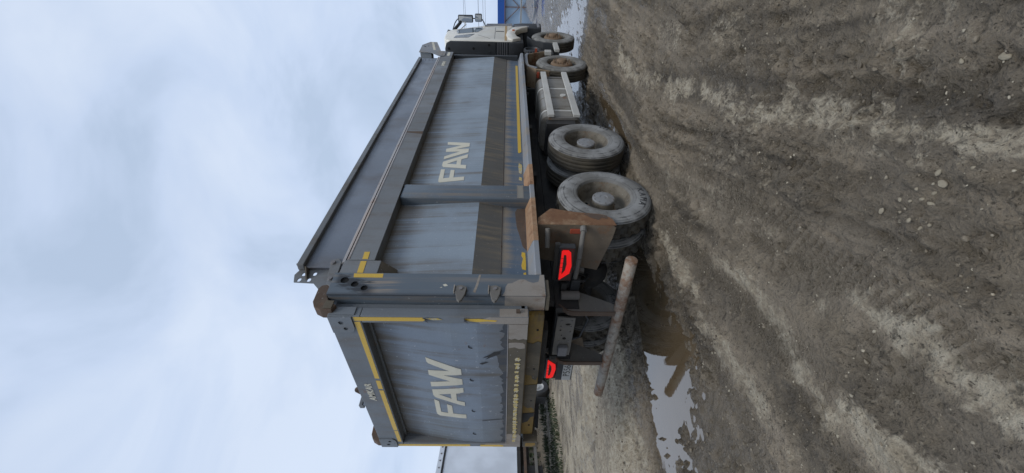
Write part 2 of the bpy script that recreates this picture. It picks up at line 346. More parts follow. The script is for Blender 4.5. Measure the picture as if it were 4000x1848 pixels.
def ground(x, y):
    s = lane(x, y)
    wob = (fbm(x * .5, y * .35, 3, 5) - .5); sw = s + wob * .18 + (fbm(x * 3.5, y * 3.5, 3, 515) - .5) * .16
    # broad shape: falls away to the left, steps down ahead on the right
    z = -.40 * sstep(-2.5, -11.5, x) + 2.1 * sstep(-17.5, -21.5, x) * sstep(40, 25, np.abs(y)) - .06 * sstep(7.0, 8.0, y - .35 * np.abs(x - 1.6))
    # ruts and ridges of the tracks
    near = sstep(14, 3, np.abs(y - 1.0))
    n1 = fbm(x * 8, y * 8, 5, 201); n2 = fbm(s * 7, y * 1.8, 5, 233); n3 = fbm(x * 1.1, y * 1.1, 3, 251)
    def pdist(pts):
        d = np.full(x.shape, 9.0); sg = np.zeros(x.shape)
        for (ax, ay), (bx_, by) in zip(pts[:-1], pts[1:]):
            ex, ey = bx_ - ax, by - ay; t = np.clip(((x - ax) * ex + (y - ay) * ey) / (ex * ex + ey * ey), 0, 1)
            dd = np.hypot(x - ax - t * ex, y - ay - t * ey); k = dd < d; d = np.where(k, dd, d); sg = np.where(k, np.sign((x - ax) * -ey + (y - ay) * ex), sg)
        return d, d * sg
    R1, R1s = pdist([(1.15, 2.6), (1.08, 1.32), (1.05, .92), (1.19, .4), (1.36, -.17), (1.43, -.68), (1.42, -1.09), (1.34, -1.36), (1.1, -2.2)])
    R2, R2s = pdist([(1.45, .9), (1.57, .46), (1.87, -.19), (2.01, -.62), (2.06, -.94), (2.08, -1.14), (2.0, -1.8)])
    R3, R3s = pdist([(1.4, 5.5), (1.4, 3.92), (1.48, 2.37), (1.99, .96), (2.33, .21), (2.51, -.31), (2.57, -.72), (2.75, -1.4)])
    R4, R4s = pdist([(1.95, 6.5), (1.85, 2.9), (2.34, 1.27), (2.66, .5), (2.84, -.15), (3.0, -.8), (3.2, -1.5)])
    cw = (n1 - .5) * .10
    z += near * (-.080 * gau(sw, .20, .46) - .03 * gau(sw, -.75, .25) + .03 * gau(sw, -.30, .12))
    z += .022 * gau(R1 + cw, 0, .10) - .014 * gau(R1s - .26 + cw, 0, .14) + .028 * gau(R2 + cw, 0, .04) - .020 * gau(R2s + .22, 0, .16) - .012 * gau(R2s - .2, 0, .12)
    z += .022 * gau(R3 + cw, 0, .035) - .022 * gau(R3s + .20, 0, .15) + .014 * gau(R4 + cw, 0, .08) - .018 * gau(R4s - .25, 0, .16)
    # small clods, stretched along the tracks
    a1 = fbm(s * 3.2, y * 1.1, 4, 31) - .5
    a2 = fbm(s * 11, y * 6, 4, 57) - .5
    a3 = fbm(s * 34, y * 22, 3, 77) - .5
    smooth = np.clip(gau(R3s + .20, 0, .14) * .85 + gau(R1s - .2, 0, .10) * .6 + gau(R2s + .18, 0, .12) * .75, 0, .9)
    rough = 1 - smooth * near
    crumbl = np.clip(gau(R2 + cw, 0, .07) + gau(R1 + cw, 0, .07) * .6 + gau(R3 + cw, 0, .05) * .6, 0, 1)
    clod = np.clip(fbm(x * 17 + wob, y * 17, 3, 93) - .56 + .12 * crumbl + .10 * (n3 - .5), 0, 1)
    rutn = gau(sw, .2, .5) * near
    rough = rough * (.45 + 1.0 * sstep(.35, .62, n3 * .6 + n2 * .4))
    z += rutn * .05 * a2
    z += (.026 + .10 * rutn) * a1 + rough * (.040 * a2 + .022 * a3 + .13 * clod) + .004 * a3 - .012 * rough * np.abs(fbm(x * 26, y * 26, 3, 311) - .5)
    # pressed tread bars
    tb_ = (np.sin(6.2832 * (y + .25 * x) / .052) > .2) * (gau(R4s + .16, 0, .10) * sstep(-.9, -.2, y) * sstep(3.2, 1.6, y) + .8 * gau(R3s + .16, 0, .09) * sstep(.3, -.3, y)) * sstep(.42, .55, n3 + .2 * n1)
    z -= .014 * tb_
    # puddle basins
    u = ((x + 5.3) * -.9 + (y - .75) * -.43); v = ((x + 5.3) * .43 + (y - .75) * -.9)
    e = np.sqrt((u / 2.0) ** 2 + (v / .30) ** 2); z -= .085 * sstep(1.5, .5, e)
    e2 = np.hypot((x - 1.05 + .05 * (y - 3.6)) / .22, (y - 4.0) / 1.7); z -= .05 * sstep(1.3, .4, e2)
    far = sstep(7.2, 8.6, y) * sstep(-9, -3, x)
    z += far * (-.006 + .15 * (fbm(x * .55 + 3, y * .22, 4, 141) - .5))
    # ---- surface states
    def streak(pts, w_, amt=1.0):
        d = np.full(x.shape, 9.0)
        for (ax, ay), (bx_, by) in zip(pts[:-1], pts[1:]):
            ex, ey = bx_ - ax, by - ay; t = np.clip(((x - ax) * ex + (y - ay) * ey) / (ex * ex + ey * ey), 0, 1)
            d = np.minimum(d, np.hypot(x - ax - t * ex, y - ay - t * ey))
        return amt * sstep(1.9, .1, d / w_ + (n1 - .5) * 2.6 + (n2 - .5) * 2.2)
    mk = np.maximum.reduce([streak([(1.06, 1.1), (1.09, .61), (1.18, .13), (1.1, -.06), (1.2, -.41), (1.25, -.72), (1.32, -.95)], .085, .95),
        streak([(1.60, .1), (1.79, -.38), (1.81, -.7), (1.77, -.9), (1.78, -1.1), (1.77, -1.25)], .06, .95), streak([(1.86, -1.28), (1.97, -1.41), (1.98, -1.5), (2.05, -1.7)], .075, 1.0),
        streak([(2.34, -.95), (2.40, -1.15), (2.44, -1.3), (2.5, -1.49), (2.62, -1.7)], .065, 1.0), streak([(2.55, 1.1), (2.62, .8), (2.76, .21), (3.04, -.5), (3.1, -.75), (3.25, -1.2)], .075, .95),
        streak([(2.35, 4.39), (2.0, 4.07), (2.01, 3.26), (2.25, 2.3)], .09, .62), streak([(2.33, 2.0), (2.45, 1.5)], .09, .6), .35 * near * gau(sw, 1.52, .14) * sstep(3.0, 1.2, y)])
    def blob(cx, cy, rx, ry, rot=0):
        c_, s_ = math.cos(rot), math.sin(rot); uu = (x - cx) * c_ + (y - cy) * s_; vv = -(x - cx) * s_ + (y - cy) * c_
        return sstep(1.25, .55, np.hypot(uu / rx, vv / ry) + (n1 - .5) * 1.1)
    bl = np.maximum.reduce([.9 * blob(2.77, 2.25, .16, .55, .15), .9 * blob(3.05, 1.12, .13, .36, .2), .9 * blob(3.42, -.40, .17, .22, -.3), .9 * blob(2.05, 3.6, .12, .85, -.05),
                            .8 * blob(2.42, 1.65, .10, .5, .3), .85 * blob(1.95, -1.45, .12, .18, 0), .5 * blob(2.35, .55, .25, .7, .2)])
    left = sstep(-.75, -1.5, x) * sstep(9, 4, y) * (.50 + .85 * sstep(.35, .6, n3))
    dry = np.clip(.92 * mk + bl * .50 + left * 1.15, 0, 1.35)
    dry = np.clip(dry + .30 * sstep(.62, .78, n1) * near, 0, 1)
    wet = np.clip(sstep(.02, -.04, z + .40 * sstep(-2.5, -11.5, x)) * (1 - dry) + .75 * sstep(7.0, 8.2, y) + .55 * gau(sw, .25, .62) * sstep(1.6, .2, y) + .9 * sstep(LEVEL + .035, LEVEL + .004, z) * sstep(-2.6, -1.8, x) + .8 * sstep(-3.0, -5, x) * sstep(.45, .6, n2), 0, 1)
    T1 = fbm(s * 5, y * .55, 4, 407) - .5; T2 = fbm(s * 15, y * 1.6, 4, 431) - .5
    tone = near * (.50 * gau(R3s + .20, 0, .15) + .75 * gau(R2s + .17, 0, .12) + .45 * gau(R1s + .08, 0, .09) - .35 * gau(R1s - .14, 0, .09) - .55 * gau(R2s - .12, 0, .12) - .45 * gau(R3s - .22, 0, .2) - .3 * gau(R4s - .2, 0, .2))
    tone = 1.3 * tone + 2.2 * T1 + 2.0 * T2 + .8 * sstep(-.6, -1.4, x) + .04
    tone = np.clip(tone - 1.5 * sstep(-16.5, -18.5, x), -1, 1); dry = dry * sstep(-18, -16, x)
    return z, dry, wet, tone
def axis(spans):
    o = []
    for a, b, st in spans: o += list(np.arange(a, b - 1e-6, st))
    return o
def grow(a, b, st, k):
    o = [a]; d = st
    while abs(o[-1]) < abs(b): o.append(o[-1] + math.copysign(d, b)); d *= k
    return o[1:]
gx = sorted(grow(-1.6, -900, .02, 1.06) + axis([(-1.6, .6, .02), (.6, 3.9, .0135), (3.9, 4.6, .04)]) + grow(4.56, 900, .05, 1.09))
gy = sorted(grow(-1.9, -500, .03, 1.10) + axis([(-1.9, 1.4, .0135), (1.4, 3.0, .02)]) + grow(2.98, 1600, .022, 1.023))
gx = np.array(gx); gy = np.array(gy)
X, Y = np.meshgrid(gx, gy); X = X.ravel(); Y = Y.ravel()
Z, DRY, WET, TONE = ground(X, Y)
nx, ny = len(gx), len(gy)
def grid_mesh(name, X, Y, Z, nx, ny):
    me = bpy.data.meshes.new(name); n = nx * ny; me.vertices.add(n)
    co = np.stack([X, Y, Z], 1).astype(np.float32); me.vertices.foreach_set('co', co.ravel())
    i = np.arange(nx - 1)[None, :] + nx * np.arange(ny - 1)[:, None]; q = np.stack([i, i + 1, i + nx + 1, i + nx], -1).reshape(-1)
    me.loops.add(len(q)); me.loops.foreach_set('vertex_index', q.astype(np.int32))
    k = len(q) // 4; me.polygons.add(k); me.polygons.foreach_set('loop_start', (np.arange(k) * 4).astype(np.int32)); me.polygons.foreach_set('loop_total', np.full(k, 4, np.int32))
    me.polygons.foreach_set('use_smooth', np.ones(k, bool)); me.update(calc_edges=True); return me
gme = grid_mesh('ground', X, Y, Z, nx, ny)
for nm, arr in (('dry', DRY), ('wet', WET), ('tone', TONE)):
    at = gme.attributes.new(nm, 'FLOAT', 'POINT'); at.data.foreach_set('value', arr.astype(np.float32))
def mud():
    g = G('wheel_churned_mud'); dry = g.attr('dry'); wet = g.attr('wet'); tone = g.attr('tone')
    n_a = g.noise(2.2, 6, .6); n_b = g.noise(38, 6, .66); n_c = g.noise(9, 6, .62); n_d = g.noise(150, 3, .6)
    c = g.mix(g.rng(n_a, .35, .65), (0.196, 0.161, 0.116), (0.245, 0.203, 0.147))
    c = g.mix(g.math('MAXIMUM', tone, 0.0), c, (0.325, 0.268, 0.196)); c = g.mix(g.math('MULTIPLY', g.math('MAXIMUM', g.math('MULTIPLY', tone, -1.0), 0.0), .9), c, (0.072, 0.060, 0.045))
    c = g.mix(g.rng(n_c, .46, .70, 0, .45), c, (0.273, 0.220, 0.151))
    c = g.mix(g.math('MULTIPLY', g.rng(g.noise(1.3, 4, .5, off=(4, 2, 0)), .5, .64), .45), c, (0.161, 0.138, 0.108))
    dc = g.mix(g.rng(n_c, .35, .65), (0.375, 0.315, 0.225), (0.50, 0.44, 0.335))
    df = g.rng(g.math('ADD', dry, g.rng(g.math('ADD', g.math('MULTIPLY', n_b, .6), g.math('MULTIPLY', n_c, .4)), .3, .7, -.50, .50)), .25, 1.05)
    c = g.mix(g.math('MULTIPLY', df, .9), c, dc)
    peb = g.voro(52); c = g.mix(g.math('MULTIPLY', g.rng(peb, .10, .22, 1, 0), g.rng(g.noise(30, 2), .55, .62)), c, (0.302, 0.258, 0.179))
    zone = g.rng(g.noise(1.7, 4, .6, off=(9, 4, 0)), .38, .62, .35, 1)
    pit = g.math('MULTIPLY', zone, g.rng(g.noise(62, 4, .7, stretch=(1, .8, 1)), .33, .41, .85, 0))
    c = g.mix(pit, c, (0.046, 0.038, 0.025))  # dark wet pits, also painting in the shade of small crevices
    n_e = g.noise(19, 5, .68, off=(3, 8, 0)); n_f = g.noise(46, 4, .7, off=(1, 5, 0))
    c = g.mix(g.math('MULTIPLY', zone, g.rng(n_e, .34, .47, .70, 0)), c, (0.052, 0.043, 0.031))  # hollows of the bump darkened in the colour, as painted crevice shade
    c = g.mix(g.math('MULTIPLY', zone, g.rng(n_f, .60, .70, 0, .65)), c, (0.302, 0.252, 0.185))
    c = g.mix(.25, c, g.mix(n_d, (0, 0, 0), (1, 1, 1)), 'OVERLAY')
    c = g.mix(g.math('MULTIPLY', wet, .55), c, (0.082, 0.066, 0.045))
    r = g.rng(g.math('SUBTRACT', wet, g.math('MULTIPLY', n_c, .5)), .0, .6, .85, .16)
    crumb = g.voro(70, 'SMOOTH_F1')
    hgt = g.math('ADD', g.math('MULTIPLY', n_b, .9), g.math('MULTIPLY', n_d, .25))
    hgt = g.math('SUBTRACT', hgt, g.math('MULTIPLY', pit, .35))
    hgt = g.math('ADD', g.math('SUBTRACT', hgt, g.math('MULTIPLY', crumb, .35)), g.math('MULTIPLY', n_e, 1.0))
    g.bump(g.math('ADD', hgt, g.math('MULTIPLY', n_c, .7)), 1.0, .036)
    return g.fin(c, r, 0, .35)
gme.materials.append(mud())
go = bpy.data.objects.new('ground', gme); COL.objects.link(go)
tag(go, 'churned brown mud yard with curving wheel tracks under and around the tipper truck', 'ground', kind='structure')

def water():
    g = G('muddy_water'); c = g.mix(g.noise(2.5, 4), (.085, .062, .036), (.105, .077, .046))
    g.bump(g.noise(7, 3, .5), .10, .01); g.b.inputs['IOR'].default_value = 2.0
    return g.fin(c, .035, 0, .6)
M['water'] = water()
def puddle(name, pts, z, label):
    o = MB().add([(x, y, z) for x, y in pts], [tuple(range(len(pts)))]).build(name, M['water'])
    tag(o, label, 'puddle', 'puddles in the muddy yard', 'structure'); return o
puddle('puddle', [(-2.6, -3.2), (.55, -3.2), (.9, 0), (1.05, 2.6), (-.35, 2.6), (-1.5, 0), (-2.0, -1.5)], LEVEL, 'long murky puddle in the wheel rut behind the tailgate of the tipper truck')
puddle('puddle', [(-8.2, -1.5), (-6.2, -1.0), (-3.2, 1.4), (-3.3, 2.1), (-4.6, 2.0), (-8.2, .6)], -.185, 'narrow brown puddle on the pale mud left of the underrun bar')
puddle('puddle', [(.6, 2.7), (1.45, 2.7), (1.5, 6.0), (.6, 6.0)], -.052, 'shallow brown puddle beside the rear wheels of the tipper truck')
puddle('puddle', [(-9, 6.9), (12, 6.9), (14, 70), (-14, 70)], -.095, 'wide sheet of rainwater on the yard beyond the front wheels')

# ------------------------------------------------------------------ the tipper truck
T = empty('dump_truck'); tag(T, 'grey-blue four-axle tipper truck with FAW lettering standing in the mud', 'dump truck')
def bx(name, mat, x0, x1, y0, y1, z0, z1, parent=T, bev=.006): return MB().box(x0, x1, y0, y1, z0, z1).build(name, M[mat], parent, bev)
YF = 6.95
XP = [(1.955, 1.204), (2.36, 1.178), (2.60, 1.160), (2.84, 1.146)]
def xpanel(z): return float(np.interp(z, [p[0] for p in XP], [p[1] for p in XP]))
# ribs of the side: curved upper sheet, slanting lower sheet, sill and flange, both sides
panels = {}
for sgn in (1, -1):
    def sheet(name, mat, prof, y0=.12, y1=YF, t=.02, bev=0):
        pr = [(x, z) for x, z in prof]; inner = [(x - t, z) for x, z in reversed(prof)]
        return MB().sweep([(sgn * x, z) for x, z in pr + inner], 'y', y0, y1).build(name, M[mat], T, bev)
    zz = np.linspace(1.957, 2.84, 9)
    panels[sgn] = sheet('side_panel', 'panel', [(xpanel(z), z) for z in zz])
    panels[sgn].data.shade_smooth(); panels[sgn].data.set_sharp_from_angle(angle=R_(30))
    sheet('lower_side_panel', 'lower', [(1.150, 1.704), (1.2035, 1.9565)])
    sheet('side_seam', 'trim', [(1.135, 1.694), (1.1545, 1.7035)], t=.03)
    si = sheet('sill', 'sill', [(1.122, 1.445), (1.130, 1.56), (1.142, 1.692)])
    fl = MB().sweep([(sgn * 1.10, 1.452), (sgn * 1.262, 1.398), (sgn * 1.275, 1.388), (sgn * 1.275, 1.345), (sgn * 1.262, 1.345), (sgn * 1.258, 1.378), (sgn * 1.10, 1.43)], 'y', .255, 6.955).build('sill_flange', M['flange'], T)
    if sgn > 0:
        # rusted length of the flange and the bare rust patches on the sill
        MB().sweep([(1.12, 1.4485), (1.264, 1.401), (1.2785, 1.389), (1.2785, 1.343), (1.262, 1.343), (1.12, 1.44)], 'y', .72, 1.442).build('rusted_flange', M['flangerust'], fl)
        MB().sweep([(1.12, 1.4485), (1.264, 1.401), (1.2785, 1.389), (1.2785, 1.343), (1.262, 1.343), (1.12, 1.44)], 'y', 1.72, 2.18).build('rusted_flange', M['flangerust'], fl)
        def patch(name, mat, pts):
            n = len(pts); f = lambda z: 1.122 + (z - 1.445) * .075
            MB().add([(f(z) + .004, y, z) for y, z in pts] + [(f(z) - .004, y, z) for y, z in pts], [tuple(range(n)), tuple(range(2 * n - 1, n - 1, -1))] + [(i, (i + 1) % n, n + (i + 1) % n, n + i) for i in range(n)]).build(name, M[mat], si)
        patch('rust_patch', 'rust', [(.74, 1.452), (.80, 1.49), (.95, 1.515), (1.10, 1.545), (1.25, 1.555), (1.36, 1.56), (1.43, 1.535), (1.442, 1.452)])
        patch('rust_patch', 'rust', [(1.722, 1.452), (1.722, 1.52), (1.80, 1.525), (1.90, 1.50), (1.93, 1.452)])
        patch('reflective_tape', 'tape', [(6.56, 1.462), (6.56, 1.507), (4.5, 1.507), (2.76, 1.508), (2.74, 1.49), (2.78, 1.462)])
        patch('torn_tape', 'torn', [(2.42, 1.462), (2.46, 1.50), (2.38, 1.508), (2.22, 1.503), (2.20, 1.47), (2.3, 1.46)])
        patch('torn_tape', 'torn', [(2.10, 1.468), (2.12, 1.50), (2.05, 1.508), (2.03, 1.47)])
        patch('torn_tape', 'tape', [(.70, 1.466), (.71, 1.50), (.66, 1.505), (.62, 1.49), (.52, 1.508), (.47, 1.50), (.46, 1.466), (.55, 1.463)])
        patch('torn_tape', 'tape', [(.43, 1.466), (.42, 1.49), (.36, 1.485), (.28, 1.492), (.27, 1.463)])
    # top beam, light trim strips, upper extension board with its rolled lip
    bm_ = MB().sweep([(sgn * 1.11, 2.832), (sgn * 1.275, 2.832), (sgn * 1.275, 3.062), (sgn * 1.255, 3.088), (sgn * 1.11, 3.088)], 'y', .42, YF).build('top_beam', M['beam'], T, .004)
    MB().sweep([(sgn * 1.262, 3.064), (sgn * 1.2785, 3.060), (sgn * 1.2785, 3.068), (sgn * 1.259, 3.0915)], 'y', .425, 6.6).build('trim_strip', M['trim'], bm_)
    MB().sweep([(sgn * 1.22, 3.095), (sgn * 1.268, 3.095), (sgn * 1.262, 3.112), (sgn * 1.236, 3.138), (sgn * 1.22, 3.138)], 'y', .40, 6.62).build('trim_strip', M['trim'], T)
    MB().box(sgn * 1.205, sgn * 1.228, .36, 6.62, 3.12, 3.47).build('extension_board', M['upper'], T)
    MB().sweep([(sgn * 1.205, 3.452), (sgn * 1.272, 3.446), (sgn * 1.275, 3.505), (sgn * 1.205, 3.512)], 'y', .352, 6.56).build('board_lip', M['beam'], T, .006)
    # posts
    pr = MB().box(sgn * 1.10, sgn * 1.262, 1.447, 1.715, 1.385, 2.829).build('mid_post', M['post'], T, .02, True, 3)
    if sgn > 0:
        for (z0, z1) in ((1.475, 1.53),): MB().box(1.258, 1.2635, 1.455, 1.707, z0, z1).build('faded_tape', M['faded'], pr)
        for z0 in (1.468, 1.532): MB().box(1.2585, 1.265, 1.452, 1.71, z0, z0 + .006).build('tape_edge', M['primer'], pr)
for sgn in (1, -1): MB().box(sgn * 1.10, sgn * 1.222, 6.905, 6.96, 1.46, 2.829).build('front_post', M['cabrear'], T, .006)
MB().box(-1.13, 1.13, 6.93, 6.99, 1.45, 3.30).build('front_panel', M['panel'], T, .005)
MB().box(-1.10, 1.10, .02, 6.93, 1.37, 1.43).build('body_floor', M['chassis'], T)
for y in (2.2, 3.6, 5.0, 6.3): MB().box(-1.1, 1.1, y, y + .12, 1.28, 1.369).build('cross_member', M['chassis'], T)

# rear posts with three round holes, hooks, scrapes
for sgn in (1, -1):
    hol = [circ((.164, 3.02), .036, 16), circ((.118, 2.923), .032, 16), circ((.075, 2.832), .029, 16)]
    p = MB().box(sgn * 1.100, sgn * 1.262, .006, .248, 1.32, 3.12)
    rp_ = p.build('rear_post', M['post'], T, .006)
    out_ = [(.0, 1.319), (.25, 1.319), (.25, 3.128), (.0, 3.122)]
    sk = MB().plate(out_, hol, 'x', sgn * 1.2635, sgn * 1.277).build('post_skin', M['postskin'], rp_)
    if sgn > 0:
        for h in hol: MB().add([(1.2628, y, z) for y, z in h], [tuple(range(len(h)))]).build('hole', M['hole'], rp_)
        def stain(pts, mat, x=1.2782, name='stain'):
            n = len(pts); return MB().add([(x, y, z) for y, z in pts] + [(x - .002, y, z) for y, z in pts], [tuple(range(n)), tuple(range(2 * n - 1, n - 1, -1))] + [(i, (i + 1) % n, n + (i + 1) % n, n + i) for i in range(n)]).build(name, M[mat], rp_)
        stain([(.243, 2.965), (.243, 2.712), (.196, 2.708), (.196, 2.955)], 'tape', name='reflective_tape')
        # hooks
        for zc in (2.02, 1.735):
            MB().sweep([(.09, zc + .055), (.098, zc), (.075, zc - .045), (.0, zc - .035), (-.065, zc - .012), (-.085, zc + .008), (-.06, zc + .03), (.03, zc + .05)], 'x', 1.279, 1.302).build('latch_hook', M['plate'], rp_, .004)
            MB().tube((1.300, .055, zc + .005), (1.312, .055, zc + .005), .016, 12).build('hook_pin', M['steelbolt'], rp_)
            MB().box(1.2785, 1.31, .02, .092, zc + .056, zc + .064).build('hook_web', M['primer'], rp_)
        # bare scrapes and the chalky lower end
        stain([(.245, 1.868), (.24, 1.885), (.10, 1.91), (.045, 1.925), (.03, 1.905), (.12, 1.885)], 'primer', name='scrape')
        stain([(.12, 2.185), (.13, 2.16), (.11, 2.14), (.10, 2.165)], 'cream', name='scrape')
        stain([(.085, 2.205), (.095, 2.192), (.088, 2.184)], 'cream', name='scrape')
        stain([(.002, 1.322), (.248, 1.322), (.246, 1.36), (.20, 1.365), (.165, 1.375), (.15, 1.42), (.165, 1.455), (.19, 1.49), (.19, 1.535), (.17, 1.565), (.145, 1.60), (.14, 1.635), (.10, 1.655), (.05, 1.66), (.002, 1.68)], 'primer', name='worn_paint')
        MB().box(1.105, 1.274, -.004, .004, 1.325, 1.66).build('worn_paint', M['primer'], rp_)
        MB().box(1.12, 1.16, -.03, .0, 1.49, 1.52).build('stud', M['rust'], rp_)

# end block of the top beam with its gusset
MB().box(1.105, 1.2705, .252, .418, 2.772, 3.10).build('beam_end_block', M['beam'], T, .005)
MB().add([(1.27, .256, 2.77), (1.27, .41, 2.77), (1.17, .256, 2.64), (1.17, .40, 2.64), (1.15, .256, 2.77), (1.15, .41, 2.77)], [(0, 1, 3, 2), (0, 2, 4), (1, 5, 3), (0, 4, 5, 1), (2, 3, 5, 4)]).build('gusset', M['mudsteel'], T)
def sidetape(pts, x, mat='tape', name='reflective_tape', par=T):
    n = len(pts); return MB().add([(x, y, z) for y, z in pts] + [(x - .0025, y, z) for y, z in pts], [tuple(range(n)), tuple(range(2 * n - 1, n - 1, -1))] + [(i, (i + 1) % n, n + (i + 1) % n, n + i) for i in range(n)]).build(name, M[mat], par)
sidetape([(.404, 2.954), (.405, 2.902), (.256, 2.894), (.256, 2.946)], 1.2735)
sidetape([(.523, 2.952), (.524, 2.903), (.427, 2.896), (.427, 2.946)], 1.2780)
sidetape([(6.90, 2.938), (6.89, 2.888), (6.66, 2.888), (6.67, 2.94)], 1.2780, 'cream')
# rust run across the beam
sidetape([(3.02, 3.06), (3.05, 3.06), (3.06, 2.835), (2.98, 2.835)], 1.2772, 'rust', 'rust_run')

# hinge arms at the upper rear corners (bent rusty castings)
for sgn in (1, -1):
    arm = [(.16, 3.130), (.14, 3.215), (.10, 3.235), (-.04, 3.228), (-.095, 3.20), (-.125, 3.14), (-.128, 3.05), (-.07, 3.03), (-.05, 3.09), (.02, 3.130)]
    MB().sweep(arm, 'x', sgn * 1.130, sgn * 1.235).build('hinge_arm', M['rust'], T, .006)
    MB().box(sgn * 1.235, sgn * 1.243, -.115, -.035, 3.05, 3.12).build('hinge_pad', M['mudsteel'], T, .002)
# rear tarp bracket with slots, rivets and rib
def slot(cy, cz): return [(cy - .022, cz - .008), (cy - .012, cz - .016), (cy + .012, cz - .016), (cy + .022, cz - .006), (cy + .022, cz + .006), (cy + .012, cz + .016), (cy - .012, cz + .016), (cy - .022, cz + .008)]
tp = MB().plate([(.47, 3.53), (.43, 3.562), (.347, 3.50), (.29, 3.52), (.204, 3.492), (.193, 3.319), (.121, 3.248), (.072, 3.245), (.10, 3.13), (.335, 3.13), (.505, 3.16)],
                [slot(.30, 3.44), slot(.305, 3.345), slot(.232, 3.455), slot(.232, 3.37)], 'x', 1.196, 1.204).build('tarp_bracket', M['beam'], T)
MB().add([(1.205, .37, 3.43), (1.205, .23, 3.40), (1.30, .30, 3.405), (1.205, .37, 3.418), (1.205, .23, 3.388), (1.30, .30, 3.393)], [(0, 1, 2), (5, 4, 3), (0, 2, 5, 3), (1, 4, 5, 2), (0, 3, 4, 1)]).build('bracket_rib', M['mudsteel'], tp)
MB().sweep([(.47, 3.18), (.44, 3.24), (.15, 3.18), (.12, 3.14), (.18, 3.12), (.42, 3.135)], 'x', 1.230, 1.245).build('bracket_strap', M['beam'], tp, .004)
for (y, z) in ((.405, 3.205), (.205, 3.165)): MB().tube((1.245, y, z), (1.262, y, z), .024, 14, .018).build('rivet', M['steelbolt'], tp, 0, True)
MB().sweep([(.45, 3.24), (.49, 3.46), (.40, 3.47), (.37, 3.26)], 'x', 1.2055, 1.2075).build('rust_patch', M['rustlight'], tp)
# front side plate (reaches forward beside the cab) and cab guard
for sgn in (1, -1):
    fp = MB().plate([(6.851, 3.551), (7.40, 3.572), (7.66, 3.429), (7.64, 3.273), (6.959, 3.10), (6.95, 2.984), (6.622, 2.981), (6.60, 3.094), (6.835, 3.294)],
                    [circ((6.70, 3.03), .013, 8), circ((6.78, 3.03), .013, 8), circ((6.86, 3.03), .013, 8), circ((7.35, 3.42), .014, 8), circ((7.28, 3.42), .014, 8)], 'x', sgn * 1.2795, sgn * 1.289).build('front_side_plate', M['flange'], T)
    if sgn > 0:
        sidetape([(7.62, 3.395), (7.62, 3.345), (7.02, 3.218), (7.02, 3.268)], 1.2915, 'cream')
        sidetape([(7.30, 3.52), (7.33, 3.52), (7.25, 3.46), (7.22, 3.46)], 1.2915, 'hole', 'slot_mark')
MB().sweep([(6.87, 3.30), (6.87, 3.53), (7.40, 3.55), (7.62, 3.42), (7.60, 3.38), (7.38, 3.50), (6.91, 3.48), (6.91, 3.30)], 'x', -1.27, 1.27).build('cab_guard', M['beam'], T)
for i in range(3): MB().tube((1.232, 6.50, 3.22 + .07 * i), (1.240, 6.50, 3.22 + .07 * i), .009, 8).build('bolt', M['steelbolt'], T)

# lettering
def solid_letter(name, outer, holes, mapf, mat, parent, cuts=(), n=(0, 0, 1)):
    b = MB().plate(outer, holes, 'z', 0, 1)
    bm = bmesh.new(); vs = [bm.verts.new(v) for v in b.v]; bm.faces.ensure_lookup_table()
    for f in b.f:
        try: bm.faces.new([vs[i] for i in f])
        except ValueError: pass
    for c in cuts: bmesh.ops.bisect_plane(bm, geom=bm.verts[:] + bm.edges[:] + bm.faces[:], plane_co=(0, c, 0), plane_no=(0, 1, 0))
    for v in bm.verts: v.co = mapf(v.co.x, v.co.y, v.co.z)
    bmesh.ops.recalc_face_normals(bm, faces=bm.faces)
    me = bpy.data.meshes.new(name); bm.to_mesh(me); bm.free(); me.materials.append(M[mat])
    o = bpy.data.objects.new(name, me); COL.objects.link(o); o.parent = parent; return o
sF = [(2.201, 2.483), (2.197, 2.434), (1.983, 2.428), (1.989, 2.356), (2.174, 2.358), (2.169, 2.308), (1.991, 2.305), (2.003, 2.173), (1.920, 2.171), (1.892, 2.455), (1.912, 2.478), (1.944, 2.482)]
sA = [(2.395, 2.482), (2.566, 2.172), (2.472, 2.171), (2.437, 2.248), (2.294, 2.246), (2.281, 2.173), (2.194, 2.171), (2.258, 2.462), (2.298, 2.483)]
sAh = [(2.336, 2.425), (2.409, 2.303), (2.309, 2.301)]
sW = [(2.95, 2.486), (2.89, 2.173), (2.789, 2.171), (2.731, 2.346), (2.721, 2.174), (2.625, 2.172), (2.458, 2.481), (2.537, 2.484), (2.654, 2.286), (2.662, 2.479), (2.747, 2.483), (2.825, 2.283), (2.874, 2.479)]
smap = lambda a, b, t: (xpanel(b) + .0015 + .0025 * t, a, b)
for o_, h_ in ((sF, []), (sA, [sAh]), (sW, [])): solid_letter('letter', o_, h_, smap, 'cream', panels[1], [2.2, 2.25, 2.3, 2.36, 2.42])

# ------------------------------------------------------------------ tailgate
GZ = [1.62, 1.89, 2.115, 2.315, 2.533, 2.84]; GYV = [-.130, -.138, -.127, -.103, -.068, -.025]
def ygate(z): return float(np.interp(z, GZ, GYV))
W = 1.187
tg = MB().box(-W, W, -.150, -.058, 2.825, 3.088).build('tailgate', M['gateframe'], T, .006)
for sgn in (1, -1): MB().box(sgn * 1.103, sgn * W, -.1495, -.058, 1.462, 2.8235).build('gate_stile', M['gateframe'], tg, .006)
MB().box(-1.1025, 1.1025, -.1515, -.058, 1.465, 1.626).build('gate_bottom_beam', M['mudsteel'], tg, .008)
MB().box(-1.16, 1.16, -.0575, .0, 2.80, 3.07).build('gate_back_rail', M['gateframe'], tg)
for sgn in (1, -1): MB().box(sgn * 1.1035, sgn * 1.16, -.0575, .0, 1.47, 2.799).build('gate_back_rail', M['gateframe'], tg)
MB().box(-1.1, 1.1, -.153, -.135, 1.627, 1.634).build('gate_ledge', M['trim'], tg)
